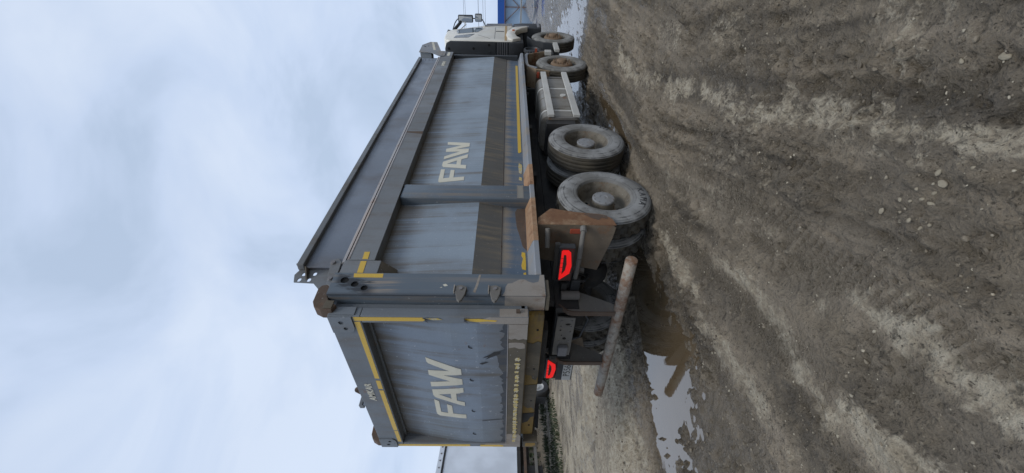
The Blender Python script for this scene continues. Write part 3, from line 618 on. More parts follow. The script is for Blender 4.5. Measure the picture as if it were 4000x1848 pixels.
for i in range(5):
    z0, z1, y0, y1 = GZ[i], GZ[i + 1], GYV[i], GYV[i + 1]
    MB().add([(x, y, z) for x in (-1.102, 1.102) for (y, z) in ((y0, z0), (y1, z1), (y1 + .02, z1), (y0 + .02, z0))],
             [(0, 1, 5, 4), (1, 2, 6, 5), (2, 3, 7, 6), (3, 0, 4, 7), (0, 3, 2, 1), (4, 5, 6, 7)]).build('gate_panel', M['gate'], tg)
# chalky primer where the paint wore off the lower corners
def gateskin(name, mat, pts, y=-.1535, t=.003, par=tg):
    n = len(pts); return MB().add([(x, y, z) for x, z in pts] + [(x, y + t, z) for x, z in pts], [tuple(range(n)), tuple(range(2 * n - 1, n - 1, -1))] + [(i, (i + 1) % n, n + (i + 1) % n, n + i) for i in range(n)]).build(name, M[mat], par)
gateskin('worn_paint', 'primer', [(1.10, 1.467), (1.10, 1.624), (.91, 1.624), (.90, 1.60), (.915, 1.57), (.895, 1.54), (.91, 1.50), (.90, 1.467)], -.1545)
gateskin('worn_paint', 'primer', [(.83, 1.48), (.85, 1.50), (.855, 1.56), (.85, 1.622), (.775, 1.622), (.79, 1.57), (.765, 1.53), (.775, 1.48)], -.1545)
gateskin('worn_paint', 'primer', [(-1.10, 1.467), (-1.10, 1.624), (-.86, 1.624), (-.85, 1.57), (-.875, 1.53), (-.86, 1.49), (-.90, 1.467)], -.1545)
for sgn in (1, -1):
    gateskin('worn_paint', 'primer', [(sgn * 1.185, 1.466), (sgn * 1.185, 1.78), (sgn * 1.16, 1.84), (sgn * 1.14, 1.88), (sgn * 1.105, 1.86), (sgn * 1.105, 1.466)], -.1525)
MB().box(1.184, 1.1895, -.145, -.062, 1.47, 1.70).build('worn_paint', M['primer'], tg)
MB().box(1.1875, 1.215, -.11, -.085, 1.535, 1.565).build('stud', M['rust'], tg)
# tape on the gate
gateskin('reflective_tape', 'tape', [(1.117, 2.884), (1.118, 2.838), (.27, 2.840), (.275, 2.882)], -.1525)
gateskin('reflective_tape', 'tape', [(.235, 2.882), (.23, 2.84), (.085, 2.841), (.09, 2.884)], -.1525)
gateskin('reflective_tape', 'tape', [(.06, 2.883), (.055, 2.84), (-.775, 2.838), (-.778, 2.880), (-.70, 2.884)], -.1525)
gateskin('reflective_tape', 'tape', [(-.795, 2.879), (-.795, 2.838), (-1.06, 2.838), (-1.06, 2.879)], -.1525)
gateskin('reflective_tape', 'tape', [(1.176, 2.882), (1.132, 2.882), (1.132, 2.325), (1.150, 2.30), (1.165, 2.325), (1.176, 2.32)], -.1530)
gateskin('torn_tape', 'torn', [(1.168, 2.30), (1.172, 2.20), (1.155, 2.165), (1.150, 2.24)], -.1545)
gateskin('torn_tape', 'tape', [(1.166, 1.99), (1.168, 1.86), (1.15, 1.72), (1.135, 1.735), (1.14, 1.80), (1.130, 1.88), (1.14, 1.96)], -.1545)
for z in (2.31, 1.99): MB().add([(1.13, -.151, z), (1.17, -.151, z), (1.175, -.185, z - .03), (1.14, -.175, z - .035)], [(0, 1, 2, 3)]).build('peeling_tape', M['ink'], tg)
gateskin('reflective_tape', 'tape', [(-1.176, 2.885), (-1.130, 2.885), (-1.130, 2.05), (-1.176, 2.05)], -.1530)
gateskin('reflective_tape', 'tape', [(-1.176, 1.93), (-1.134, 1.93), (-1.132, 1.70), (-1.15, 1.66), (-1.176, 1.66)], -.1545)
x = .63
while x > -1.0:                                  # ragged leftovers of the lower tape
    ln = random.uniform(.025, .11); a = random.uniform(-.008, .008)
    gateskin('torn_tape', 'torn', [(x, 1.553 + a), (x - ln * .4, 1.563 + random.uniform(-.01, .006)), (x - ln, 1.556), (x - ln * .8, 1.545), (x - ln, 1.53), (x - ln * .5, 1.512 + random.uniform(-.008, .012)), (x - ln * .2, 1.528), (x, 1.518)], -.1555)
    x -= ln + random.choice((.004, .006, .03))
tF = [(-.205, 2.381), (-.228, 2.331), (-.452, 2.329), (-.457, 2.254), (-.272, 2.252), (-.291, 2.200), (-.457, 2.198), (-.455, 2.059), (-.535, 2.060), (-.535, 2.352), (-.510, 2.376), (-.470, 2.381)]
tA = [(-.015, 2.381), (.082, 2.060), (-.001, 2.060), (-.036, 2.138), (-.171, 2.139), (-.194, 2.060), (-.272, 2.061), (-.157, 2.362), (-.118, 2.380)]
tAh = [(-.090, 2.318), (-.051, 2.195), (-.147, 2.194)]
tW = [(.544, 2.383), (.408, 2.061), (.316, 2.062), (.275, 2.242), (.240, 2.061), (.144, 2.061), (.044, 2.382), (.124, 2.382), (.182, 2.18), (.254, 2.384), (.333, 2.383), (.360, 2.176), (.452, 2.369), (.479, 2.382)]
gmap = lambda a, b, t: (a, ygate(b) - .0015 - .0025 * t, b)
for o_, h_ in ((tF, []), (tA, [tAh]), (tW, [])): solid_letter('letter', o_, h_, gmap, 'cream', tg, [2.115, 2.315])
def text_obj(name, s, size, mat, parent, mtx, ext=.0012, shear=0, space=1.0, bold=0):
    cu = bpy.data.curves.new(name, 'FONT'); cu.body = s; cu.size = size; cu.extrude = ext; cu.shear = shear; cu.space_character = space; cu.offset = bold
    cu.align_x = 'CENTER'; cu.align_y = 'CENTER'
    to = bpy.data.objects.new(name, cu); COL.objects.link(to)
    me = bpy.data.meshes.new_from_object(to.evaluated_get(bpy.context.evaluated_depsgraph_get()))
    bpy.data.objects.remove(to); bpy.data.curves.remove(cu)
    me.transform(mtx); me.materials.clear(); me.materials.append(M[mat])
    o = bpy.data.objects.new(name, me); COL.objects.link(o); o.parent = parent; return o
def face_mtx(origin, right, up):
    r = Vector(right).normalized(); u = Vector(up).normalized(); n = r.cross(u); mm = Matrix.Identity(4)
    for i in range(3): mm[i][0] = r[i]; mm[i][1] = u[i]; mm[i][2] = n[i]; mm[i][3] = origin[i]
    return mm
text_obj('maker_lettering', 'AMKAR', .088, 'cream', tg, face_mtx((.022, -.1525, 2.970), (1, 0, 0), (0, 0, 1)), shear=.15, bold=.003, space=1.08)
text_obj('maker_lettering', 'AMKAR', .085, 'cream', T, face_mtx((1.2775, 6.12, 2.935), (0, 1, 0), (0, 0, 1)), shear=.1, bold=.003)
# corner reinforcing plates, top lug, hooks and dents on the gate
for sgn in (1, -1):
    cp = MB().plate([(sgn * 1.183, 2.895), (sgn * 1.183, 3.083), (sgn * .985, 3.083), (sgn * .985, 2.93), (sgn * 1.01, 2.905), (sgn * 1.05, 2.893)], [circ((sgn * 1.115, 2.99), .022, 12), circ((sgn * 1.04, 2.965), .02, 12)], 'y', -.163, -.1505).build('corner_plate', M['gateframe'], tg)
    MB().box(sgn * 1.1875, sgn * 1.197, -.14, -.06, 2.87, 3.08).build('corner_plate', M['gateframe'], tg, .003)
MB().plate([(-.10, 3.088), (.045, 3.088), (.03, 3.12), (-.005, 3.15), (-.04, 3.15), (-.075, 3.12)], [circ((-.022, 3.125), .009, 8)], 'y', -.115, -.095).build('top_lug', M['rust'], tg)
for (cx, cz) in ((.77, 1.945), (.24, 1.955), (-.36, 1.965), (-.88, 1.975)):
    hk = [(cx + .022 * math.cos(t), ygate(cz) - .004, cz + .03 * math.sin(t)) for t in np.linspace(.9, 3.3, 7)]
    MB().path(hk, .0035, 6).build('rope_hook', M['ink'], tg)
# dark peeling film along the bottom of the gate panel
def gatefilm(pts, mat, off=.003):
    n = len(pts); MB().add([(a, ygate(b) - off, b) for a, b in pts], [tuple(range(n))]).build('stain', M[mat], tg)
px = [(-1.09, 1.632)]; xx = -1.09
while xx < 1.08:
    px.append((xx, 1.655 + .05 * random.random() ** 2 + (.05 if .45 < xx < .72 else 0))); xx += random.uniform(.02, .06)
px += [(1.09, 1.66), (1.09, 1.632)]; gatefilm(px, 'film')
gatefilm([(.70, 1.69), (.66, 1.70), (.58, 1.83), (.62, 1.80), (.60, 1.86), (.66, 1.78), (.69, 1.75)], 'ink', .004)
gatefilm([(.50, 1.86), (.515, 1.885), (.54, 1.83), (.535, 1.80)], 'ink', .004)
gatefilm([(-.545, 1.66), (-.535, 1.66), (-.565, 1.89), (-.575, 1.89)], 'ink', .004)

# ------------------------------------------------------------------ beam under the gate, chassis
hb = MB().box(-1.08, 1.095, -.050, .0, 1.322, 1.455).build('hinge_beam', M['hinge'], T, .006)
for xx in (.90, .3, -.3, -.85): MB().tube((xx, -.056, 1.37), (xx, -.049, 1.37), .011, 10).build('bolt_hole', M['hole'], hb)
gateskin('mud_patch', 'mudsteel', [(.72, 1.326), (.74, 1.36), (.70, 1.40), (.72, 1.452), (.20, 1.452), (.18, 1.39), (.12, 1.38), (.10, 1.345), (.16, 1.326)], -.0545, .003, hb)
gateskin('mud_patch', 'mudsteel', [(.02, 1.326), (.0, 1.452), (-.40, 1.452), (-.46, 1.40), (-.44, 1.36), (-.50, 1.326)], -.0545, .003, hb)
gateskin('mud_patch', 'chassis', [(-.56, 1.326), (-.58, 1.452), (-.80, 1.452), (-.76, 1.39), (-.66, 1.36), (-.64, 1.326)], -.0545, .003, hb)
for sgn in (1, -1):
    e_ = MB().box(sgn * 1.098, sgn * 1.268, .001, .20, 1.285, 1.318).build('post_foot', M['mudsteel'], T, .005)
MB().box(-1.235, -1.09, -.135, .0, 1.262, 1.43).build('latch_box', M['mudsteel'], T, .005)
gateskin('paint_patch', 'hinge', [(-1.12, 1.29), (-1.12, 1.40), (-1.20, 1.405), (-1.21, 1.33), (-1.17, 1.285)], -.1385, .003, T)
for sgn in (1, -1):
    MB().box(sgn * .40, sgn * .475, .56, 9.55, .87, 1.12).build('chassis_rail', M['chassis'], T, .004)
    MB().box(sgn * .38, sgn * .47, .66, 6.9, 1.124, 1.30).build('subframe_rail', M['chassis'], T, .004)
    MB().sweep([(.52, 1.00), (.60, 1.085), (1.02, 1.085), (1.0, .93), (.80, .84), (.70, .62), (.62, .47), (.535, .45), (.50, .52), (.50, .95)], 'x', sgn * .448, sgn * .462).build('bumper_arm', M['plate'], T)
    MB().strip([(.60, 1.09), (.515, 1.0), (.497, .95), (.497, .50)], 'x', sgn * .425, sgn * .485, .014).build('arm_flange', M['rust'], T)
MB().tube((-1.195, .545, .418), (1.195, .545, .468), .058, 28).build('underrun_bar', M['barpaint'], T, .006, True)
# rear cross plate with holes and coupling block
MB().plate([(-.35, .895), (.33, .895), (.345, 1.09), (-.345, 1.10)], [circ((.22, .965), .018, 12, .03), circ((-.03, .985), .022, 12), circ((.12, 1.04), .012, 8), circ((.03, 1.02), .01, 8), circ((.1, .93), .01, 8), circ((-.18, 1.04), .01, 8), circ((-.2, .93), .01, 8)], 'y', .545, .56).build('rear_cross_plate', M['plate'], T)
MB().box(-.30, -.14, .49, .545, .935, 1.045).build('coupling_block', M['cabgrey'], T, .012)
for zz_ in (1.04, .93):
    for xx in (.28, .18, -.08, -.25): MB().tube((xx, .538, zz_), (xx, .546, zz_), .010, 8).build('bolt', M['steelbolt'], T)
MB().box(-.40, .40, .62, .74, .90, 1.10).build('rear_cross_member', M['chassis'], T)
MB().box(-.5, .5, .25, .38, 1.225, 1.30).build('hinge_shaft', M['chassis'], T, .01)
for yy in (2.3, 4.4, 6.0, 7.6): MB().box(-.40, .40, yy, yy + .1, .92, 1.08).build('frame_cross_member', M['chassis'], T)
for (p0, r0) in (([(.62, .80, 1.02), (.60, .84, .80), (.52, 1.0, .72), (.40, 1.2, .80)], .014), ([(.70, .82, 1.05), (.66, .9, .86), (.45, 1.05, .70), (.2, 1.2, .72)], .011), ([(-.2, .62, .98), (-.15, .66, .78), (.1, .72, .70), (.3, .8, .85)], .013), ([(.30, .60, 1.05), (.34, .62, .84), (.42, .74, .76)], .010)):
    MB().path(p0, r0, 8).build('air_hose', M['black'], T)
for (a_, b_) in (((.52, .70, 1.06), (.52, .70, .86)), ((.60, 1.02, .95), (.60, 1.02, .78))): MB().tube(a_, b_, .05, 14).build('brake_chamber', M['plate'], T, .006)
MB().box(.52, .70, .74, .80, .86, .96).build('junction_box', M['black'], T, .008)
# tail lights
for sgn in (1, -1):
    lx0, lx1 = .70, 1.175; x0, x1 = sorted((sgn * lx0, sgn * lx1))
    hs = MB().box(x0, x1, .735, .80, .965, 1.125).build('tail_light', M['black'], T, .01)
    MB().box(x0 - .012, x1 + .012, .76, .80, 1.118, 1.165).build('lamp_bracket', M['chassis'], hs)
    MB().box(x0 + .015, x1 - .015, .727, .736, .975, 1.115).build('lens', M['red_lens'], hs, .004)
    def q(u, v): return (sgn * (.725 + .42 * u), .985 + .118 * v)
    ring = MB().plate([q(.02, .95), q(.05, 1), q(.97, 1), q(1, .9), q(1, .45), q(.93, .22), q(.5, .02), q(.25, .12)], [[q(.20, .80), q(.86, .80), q(.86, .62), q(.80, .56), q(.54, .46), q(.34, .54)]], 'y', .7215, .7275).build('lit_lamp_strip', M['red_on'], hs)
    for u in (.3, .45, .6, .75): MB().box(sgn * (.725 + .42 * u) - .002, sgn * (.725 + .42 * u) + .002, .7195, .7213, .985 + .118 * .8, .985 + .118).build('lamp_divider', M['ink'], hs)
    MB().box(sgn * .66, sgn * .47, .74, .79, 1.0, 1.06).build('lamp_arm', M['chassis'], hs)
    MB().tube((sgn * .55, .86, 1.06), (sgn * .55, .86, .90), .07, 14).build('air_valve', M['chassis'], T)
lp = MB().box(-1.135, -.62, .690, .700, .785, .900).build('licence_plate', M['platewhite'], T, .003)
MB().box(-1.15, -.60, .701, .712, .772, .98).build('plate_holder', M['black'], T)
text_obj('plate_number', 'P556', .125, 'ink', lp, face_mtx((-.915, .6888, .842), (1, 0, 0), (0, 0, 1)), .0006, space=1.05)

# mudguard sheets behind the last axle
for sgn in (1, -1):
    mg = MB().sweep([(.62, .64), (1.06, .545), (1.225, .53), (1.245, .56), (1.25, .95), (1.25, 1.33), (.80, 1.34), (.68, .90)] if sgn > 0 else [(-.62, .64), (-.68, .90), (-.80, 1.34), (-1.25, 1.33), (-1.25, .95), (-1.245, .56), (-1.225, .53), (-1.06, .545)], 'y', .995, 1.004).build('mudguard', M['guard'], T)
    MB().sweep([(1.0, .53), (1.10, .55), (1.17, .62), (1.19, .70), (1.215, .92), (1.275, 1.165), (1.27, 1.19), (1.11, 1.325), (1.0, 1.335)], 'x', sgn * 1.247, sgn * 1.254).build('mudguard_lip', M['guardlip'], mg)
    if sgn > 0:
        MB().sweep([(1.16, .60), (1.18, .70), (1.20, .82), (1.17, .84), (1.12, .78), (1.08, .70), (1.12, .66), (1.10, .60)], 'x', 1.2545, 1.256).build('rust_patch', M['rust'], mg)
        for (a, b) in (((1.24, .95, 1.235), (1.07, .85, 1.235)), ((1.225, .94, .872), (.95, .82, .897)), ((.95, .82, .897), (.50, .76, .93))): MB().tube(a, b, .026, 12).build('stay_tube', M['plate'], mg, 0, True)
        MB().tube((1.215, .93, .872), (1.235, .985, .868), .034, 12).build('stay_boss', M['plate'], mg)
        MB().box(1.150, 1.205, .976, .994, .888, .998).build('side_reflector', M['reflector'], mg, .004)

# ------------------------------------------------------------------ wheels
def tyre_mesh(width, treadtype):
    hw = width / 2; n = 96
    prof = [(hw - .035, .300), (hw - .012, .320), (hw - .004, .36), (hw, .41), (hw - .004, .455), (hw - .012, .485), (hw - .022, .512), (hw - .030, .524), (hw - .045, .535)]
    side = MB().lathe(prof, (0, 0, 0), n)
    xs = np.linspace(hw - .044, -(hw - .044), 18)
    grooves = (4, 8, 9, 13)
    def fn(i, j, x, r):
        if treadtype == 'lug':
            lug = ((i // 2) % 2) if (j < 5 or j > 12) else ((i // 2 + 1) % 2)
            d = 0 if lug else .022
            if j in (5, 12): d = .012
            return r - d
        return r - (.012 if j in grooves else 0)
    tr = MB().lathe([(x, .5405 - .012 * (abs(x) / hw) ** 3) for x in xs], (0, 0, 0), n, fn)
    back = MB().lathe([(-x, r) for x, r in reversed(prof)], (0, 0, 0), n)
    return side, tr, back
def wheel(parent, kind):
    """wheel facing +x, axis through its empty"""
    wd = .30
    side, tr, back = tyre_mesh(wd, 'lug' if kind == 'rear_lug' else 'rib')
    ty = tr.build('tyre', M['tread'], parent); 
    sw_ = MB().add(side.v, side.f).add(back.v, back.f).build('tyre_sidewall', M['sidewall'] if kind != 'front' else M['sidewall_dark'], parent, 0, True)
    if kind == 'front':
        rim = MB().lathe([(.105, .322), (.118, .314), (.118, .300), (.10, .296), (.03, .285), (.0, .265), (-.13, .29), (-.14, .312)], (0, 0, 0), 48).build('rim', M['rim'], parent, 0, True)
        dp = [(.0, .262), (.03, .255), (.055, .245), (.115, .222), (.135, .205), (.14, .19), (.14, .12), (.135, .105)]
        dc = MB().lathe(dp, (0, 0, 0), 48).build('wheel_disc', M['rimrust'], rim, 0, True)
        for k in range(10):
            t = 2 * math.pi * (k + .5) / 10; c_, s_ = math.cos(t), math.sin(t)
            MB().tube((.078, .243 * c_, .243 * s_), (.0865, .2415 * c_, .2415 * s_), .026, 12).build('hand_hole', M['hole'], rim)
            t = 2 * math.pi * k / 10; c_, s_ = math.cos(t), math.sin(t)
            MB().tube((.138, .165 * c_, .165 * s_), (.185, .165 * c_, .165 * s_), .019, 6, .013).build('wheel_nut', M['rimrust'], rim)
        MB().lathe([(.12, .118), (.15, .11), (.185, .10), (.20, .085), (.205, .0)], (0, 0, 0), 28).build('hub', M['rimrust'], parent, 0, True)
    else:
        rim = MB().lathe([(.100, .324), (.122, .320), (.122, .306), (.110, .300), (.095, .296), (.075, .287), (.03, .272), (-.06, .262), (-.085, .25), (-.09, .10)], (0, 0, 0), 56).build('rim', M['rim'], parent, 0, True)
        for k in range(10):
            t = 2 * math.pi * (k + .5) / 10; c_, s_ = math.cos(t), math.sin(t)
            MB().tube((-.089, .205 * c_, .205 * s_), (-.086, .205 * c_, .205 * s_), .028, 12).build('hand_hole', M['hole'], rim)
            t = 2 * math.pi * k / 10; c_, s_ = math.cos(t), math.sin(t)
            MB().tube((-.09, .155 * c_, .155 * s_), (-.05, .155 * c_, .155 * s_), .017, 6).build('wheel_nut', M['rimrust'], rim)
        hb_ = MB().lathe([(-.09, .135), (.03, .128), (.072, .124)], (0, 0, 0), 36).build('hub', M['rim'], parent, 0, True)
        MB().lathe([(.060, .128), (.078, .128), (.086, .120), (.092, .085), (.094, .045), (.090, .04), (.092, .0)], (0, 0, 0), 36).build('hub_cap', M['hubcap'], hb_, 0, True)
        for k in range(10):
            t = 2 * math.pi * k / 10; MB().tube((.078, .112 * math.cos(t), .112 * math.sin(t)), (.094, .112 * math.cos(t), .112 * math.sin(t)), .008, 6).build('cap_bolt', M['steelbolt'], hb_)
    return parent
def tyre_text(parent, s, r, mid, size, step):
    for i, ch in enumerate(s):
        t = mid - (i - (len(s) - 1) / 2) * step        # angle in the y-z plane
        rad = Vector((0, math.cos(t), math.sin(t))); right = Vector((0, math.sin(t), -math.cos(t)))
        text_obj('tyre_letter', ch, size, 'tyreblack', parent, face_mtx(Vector((.1505, 0, 0)) + rad * r, right, rad), .003, bold=0)
AX_Y = {1: 8.73, 2: 6.63, 3: 3.04, 4: 1.634}
def wroot(x, y, z, flip): 
    o = empty('wheel', (x, y, z)); o.parent = T; o.rotation_euler = (random.uniform(-3, 3), 0, math.pi if flip else 0); return o
# the wheel is a part of the truck (an empty below the root), its pieces are the sub-parts
protos = {}
def build_wheel_obj(kind):
    """wheel as one part mesh (tyre) with rim, hub and lettering as its sub-parts"""
    wd = .30
    side, tr, back = tyre_mesh(wd, 'lug' if kind == 'rear_lug' else 'rib')
    root = tr.build('wheel', M['tread'], T)
    sub = []
    tmp = empty('tmp'); wheel(tmp, kind)
    allc = [o for o in list(COL.objects) if o.parent == tmp or (o.parent is not None and o.parent.parent == tmp)]
    for o in allc:
        if o.name.split('.')[0] == 'tyre': bpy.data.objects.remove(o); continue
        o.parent = root; sub.append(o)
    bpy.data.objects.remove(tmp)
    return root
for k in ('rear_lug', 'rear_rib', 'front'): protos[k] = build_wheel_obj(k)
# KAMA and size lettering on the two visible rear tyres
tyre_text(protos['rear_lug'], 'KAMA', .43, -1.72, .10, .22)
tyre_text(protos['rear_rib'], '315', .43, -.75, .06, .13)
def put(proto, x, y, z, flip, first=False, spin=0.0):
    o = protos[proto] if first else copy_tree(protos[proto], T)
    o.location = (x, y, z); o.rotation_euler = (spin, 0, math.pi if flip else 0); return o
put('rear_lug', 1.075, AX_Y[4], .535, False, True); put('rear_rib', 1.075, AX_Y[3], .535, False, True); put('front', 1.06, AX_Y[2], .535, False, True)
put('front', 1.06, AX_Y[1], .545, False, spin=.5)
put('rear_lug', .735, AX_Y[4], .535, True); put('rear_rib', .735, AX_Y[3], .535, True)
put('rear_lug', -1.075, AX_Y[4], .535, True, spin=.7); put('rear_rib', -1.075, AX_Y[3], .535, True, spin=.4)
put('rear_lug', -.735, AX_Y[4], .535, False); put('rear_rib', -.735, AX_Y[3], .535, False)
put('front', -1.06, AX_Y[2], .535, True); put('front', -1.06, AX_Y[1], .545, True, spin=.3)
for k, y in AX_Y.items():
    MB().tube((-.95, y, .535), (.95, y, .535), .085 if k > 2 else .06, 16).build('axle', M['chassis'], T)
    if k > 2: MB().lathe([(-.20, .05), (-.17, .17), (-.05, .225), (.05, .225), (.17, .17), (.20, .05)], (0, y, .535), 20).build('differential', M['chassis'], T, 0, True)
    for sgn in (1, -1):
        sp = [(y - .62, .80), (y - .3, .70), (y, .665), (y + .3, .70), (y + .62, .80)]
        MB().strip(sp, 'x', sgn * .40, sgn * .49, .07).build('leaf_spring', M['chassis'], T)
for y in (.98, 1.25): MB().tube((-.22, y, .80), (.22, y, .80), .12, 16).build('air_tank', M['chassis'], T)
MB().tube((0, 1.8, .60), (0, 6.5, .85), .06, 12).build('drive_shaft', M['chassis'], T)

# ------------------------------------------------------------------ tank, side guards, fenders
def rrect(x0, x1, z0, z1, r, n=6):
    o = []
    for cx, cz, a in ((x1 - r, z1 - r, 0), (x0 + r, z1 - r, 90), (x0 + r, z0 + r, 180), (x1 - r, z0 + r, 270)):
        for i in range(n + 1): t = R_(a + 90 * i / n); o.append((cx + r * math.cos(t), cz + r * math.sin(t)))
    return o
def prism_rings(name, rings, mat, par, smooth=True):
    b = MB(); n = len(rings[0][1]); vs = []
    for y, pl in rings: vs += [(p[0], y, p[1]) for p in pl]
    fs = [(k * n + i, k * n + (i + 1) % n, (k + 1) * n + (i + 1) % n, (k + 1) * n + i) for k in range(len(rings) - 1) for i in range(n)]
    fs += [tuple(range(n)), tuple(range((len(rings) - 1) * n, len(rings) * n))]
    return b.add(vs, fs).build(name, mat, par, 0, smooth)
def tk(d): return rrect(.56 + d, 1.185 - d, .50 + d, 1.125 - d, .13)
rings = [(3.86, tk(.05)), (3.875, tk(.0)), (4.10, tk(0)), (4.11, tk(.012)), (4.17, tk(.012)), (4.18, tk(0)), (4.62, tk(0)), (4.63, tk(.01)), (4.66, tk(.01)), (4.67, tk(0)), (5.10, tk(0)), (5.11, tk(.012)), (5.17, tk(.012)), (5.18, tk(0)), (5.62, tk(0)), (5.635, tk(.05))]
tank = prism_rings('fuel_tank', rings, M['tank'], T)
for y in (4.06, 5.06): prism_rings('tank_strap', [(y, tk(-.006)), (y + .05, tk(-.006))], M['alu'], tank)
MB().tube((1.183, 4.75, .70), (1.20, 4.75, .70), .05, 16).build('tank_badge', M['alu'], tank)
MB().box(1.15, 1.19, 3.80, 3.86, .56, 1.02).build('guard_post', M['plate'], T, .004)
MB().box(1.15, 1.19, 5.66, 5.72, .56, 1.02).build('guard_post', M['plate'], T, .004)
MB().box(.60, 1.15, 3.66, 3.80, .60, 1.05).build('tank_carrier', M['chassis'], T, .004)
for z0 in (.93, .53): MB().box(1.205, 1.25, 3.78, 5.83, z0, z0 + .10).build('side_guard_rail', M['alu'], T, .004)
MB().box(1.19, 1.25, 7.38, 7.98, .515, .62).build('side_guard_rail', M['alu'], T, .004)
MB().box(1.16, 1.24, 7.22, 7.38, .71, .85).build('guard_end', M['alu'], T, .004)
MB().box(.5, .95, 5.70, 5.76, .75, 1.29).build('fender_bracket', M['chassis'], T)
fpth = [(7.36, .84), (7.22, 1.08), (7.10, 1.262), (6.97, 1.306), (6.38, 1.306), (6.24, 1.27), (6.10, 1.10), (5.98, .84)]
fd = MB().strip(fpth, 'x', .82, 1.215, .02).build('fender', M['rustlight'], T)
MB().strip(fpth[2:7], 'x', 1.216, 1.235, .055).build('fender_edge', M['flange'], fd)
MB().strip([(6.10, 1.10), (5.98, .84)], 'x', .84, 1.20, .03).build('fender_flap', M['mudsteel'], fd)
MB().box(1.08, 1.20, 5.945, 5.965, 1.04, 1.09).build('side_reflector', M['reflector'], T, .003)
MB().strip([(-p[0], p[1]) for p in []] or fpth, 'x', -1.215, -.82, .02).build('fender', M['rustlight'], T)

# ------------------------------------------------------------------ cab
XC = 1.225
cs_ = [(8.10, 1.55), (8.10, 3.06), (8.17, 3.17), (8.35, 3.215), (8.95, 3.215), (9.12, 3.12), (9.62, 2.30), (9.80, 2.22), (9.86, 1.55), (9.45, 1.55), (9.30, 1.62), (8.75, 1.66), (8.35, 1.60)]
cab = MB().sweep(cs_, 'x', -XC, XC).build('cab', M['cabwhite'], T, .035, True, 3)
# black back wall with recesses and ribs
bk = MB().sweep([(-1.21, 1.96), (1.21, 1.96), (1.215, 3.03), (1.17, 3.13), (1.05, 3.17), (-1.05, 3.17), (-1.17, 3.13), (-1.215, 3.03)], 'y', 8.055, 8.098).build('cab_back_wall', M['cabrear'], cab, .012, True)
for (x0, x1, z0, z1) in ((.35, .95, 2.82, 2.84), (.35, .95, 3.05, 3.07), (.93, .95, 2.84, 3.05), (.30, 1.0, 2.10, 2.12)): MB().box(x0, x1, 8.043, 8.056, z0, z1).build('back_rib', M['cabrear'], cab)
for (xx, zz_) in ((1.06, 2.49), (1.14, 2.12), (1.05, 3.08), (.9, 2.72)): MB().tube((xx, 8.05, zz_), (xx, 8.0555, zz_), .03, 12).build('vent_plug', M['hole'], cab)
for i in range(11): MB().box(-1.2, 1.2, 8.045, 8.085, 1.665 + i * .0265, 1.678 + i * .0265).build('grille_slat', M['cabgrey'] if i % 2 else M['cabrear'], cab)
MB().box(-1.205, 1.205, 8.086, 8.099, 1.56, 1.958).build('grille_back', M['cabrear'], cab)
MB().sweep([(8.06, 1.30), (8.04, 1.655), (8.14, 1.655), (8.36, 1.56), (8.42, 1.40), (8.36, 1.30)], 'x', .80, 1.20).build('engine_shield', M['black'], cab, .02, True)
def cabskin(name, mat, pts, x0=XC - .004, x1=XC + .004, bev=0): return MB().sweep(pts, 'x', x0, x1).build(name, M[mat], cab, bev)
cabskin('door_window', 'glass', [(8.72, 2.92), (8.98, 2.98), (9.12, 2.93), (9.46, 2.36), (9.24, 2.31), (8.90, 2.44)])
cabskin('quarter_window', 'glassdark', [(8.30, 2.98), (8.52, 2.95), (8.72, 2.50), (8.36, 2.63)])
cabskin('door_seam', 'ink', [(8.30, 2.0), (9.40, 2.006), (9.40, 1.998), (8.30, 1.992)], XC - .002, XC + .003)
cabskin('door_seam', 'ink', [(8.62, 2.42), (8.63, 2.42), (8.30, 2.10), (8.29, 2.10)], XC - .002, XC + .003)
cabskin('grab_slot', 'ink', [(8.97, 1.775), (9.03, 1.775), (9.05, 1.985), (8.99, 1.985)])
cabskin('stripe_tape', 'beige', [(8.14, 1.70), (9.72, 1.70), (9.72, 1.755), (8.14, 1.755)])
cabskin('corner_trim', 'cabgrey', [(9.50, 2.28), (9.80, 2.24), (9.86, 1.56), (9.62, 1.56), (9.60, 2.0)], XC - .006, XC + .008)
MB().sweep([(9.16, 3.10), (9.20, 3.12), (9.66, 2.34), (9.62, 2.32)], 'x', -1.12, 1.12).build('windscreen', M['glass'], cab)
MB().sweep([(9.10, 3.13), (9.26, 3.16), (9.32, 3.24), (9.02, 3.235)], 'x', -1.18, 1.18).build('sun_visor', M['black'], cab)
fw = [(8.13, 1.56), (8.20, 1.66), (8.60, 1.72), (8.85, 1.70), (9.32, 1.56), (9.50, 1.18), (9.40, 1.16), (9.26, 1.32), (9.02, 1.46), (8.73, 1.50), (8.45, 1.46), (8.28, 1.36)]
MB().sweep(fw, 'x', 1.13, 1.262).build('wheel_arch_flare', M['cabwhite'], cab, .02, True)
MB().box(1.262, 1.285, 8.93, 9.0, 1.51, 1.57).build('side_marker', M['amber'], cab, .003)
MB().box(.80, 1.128, 8.15, 9.5, 1.30, 1.545).build('wheel_arch_shade_liner', M['hole'], cab)
MB().sweep([(9.42, .80), (9.98, .78), (10.0, 1.30), (9.90, 1.54), (9.45, 1.54), (9.46, 1.20)], 'x', -1.22, 1.22).build('front_bumper', M['black'], cab, .03, True)
MB().box(1.215, 1.245, 9.50, 9.92, .84, .90).build('cab_step', M['cabgrey'], cab, .005); MB().box(1.215, 1.24, 9.50, 9.60, 1.12, 1.5).build('step_panel', M['cabgrey'], cab, .005)
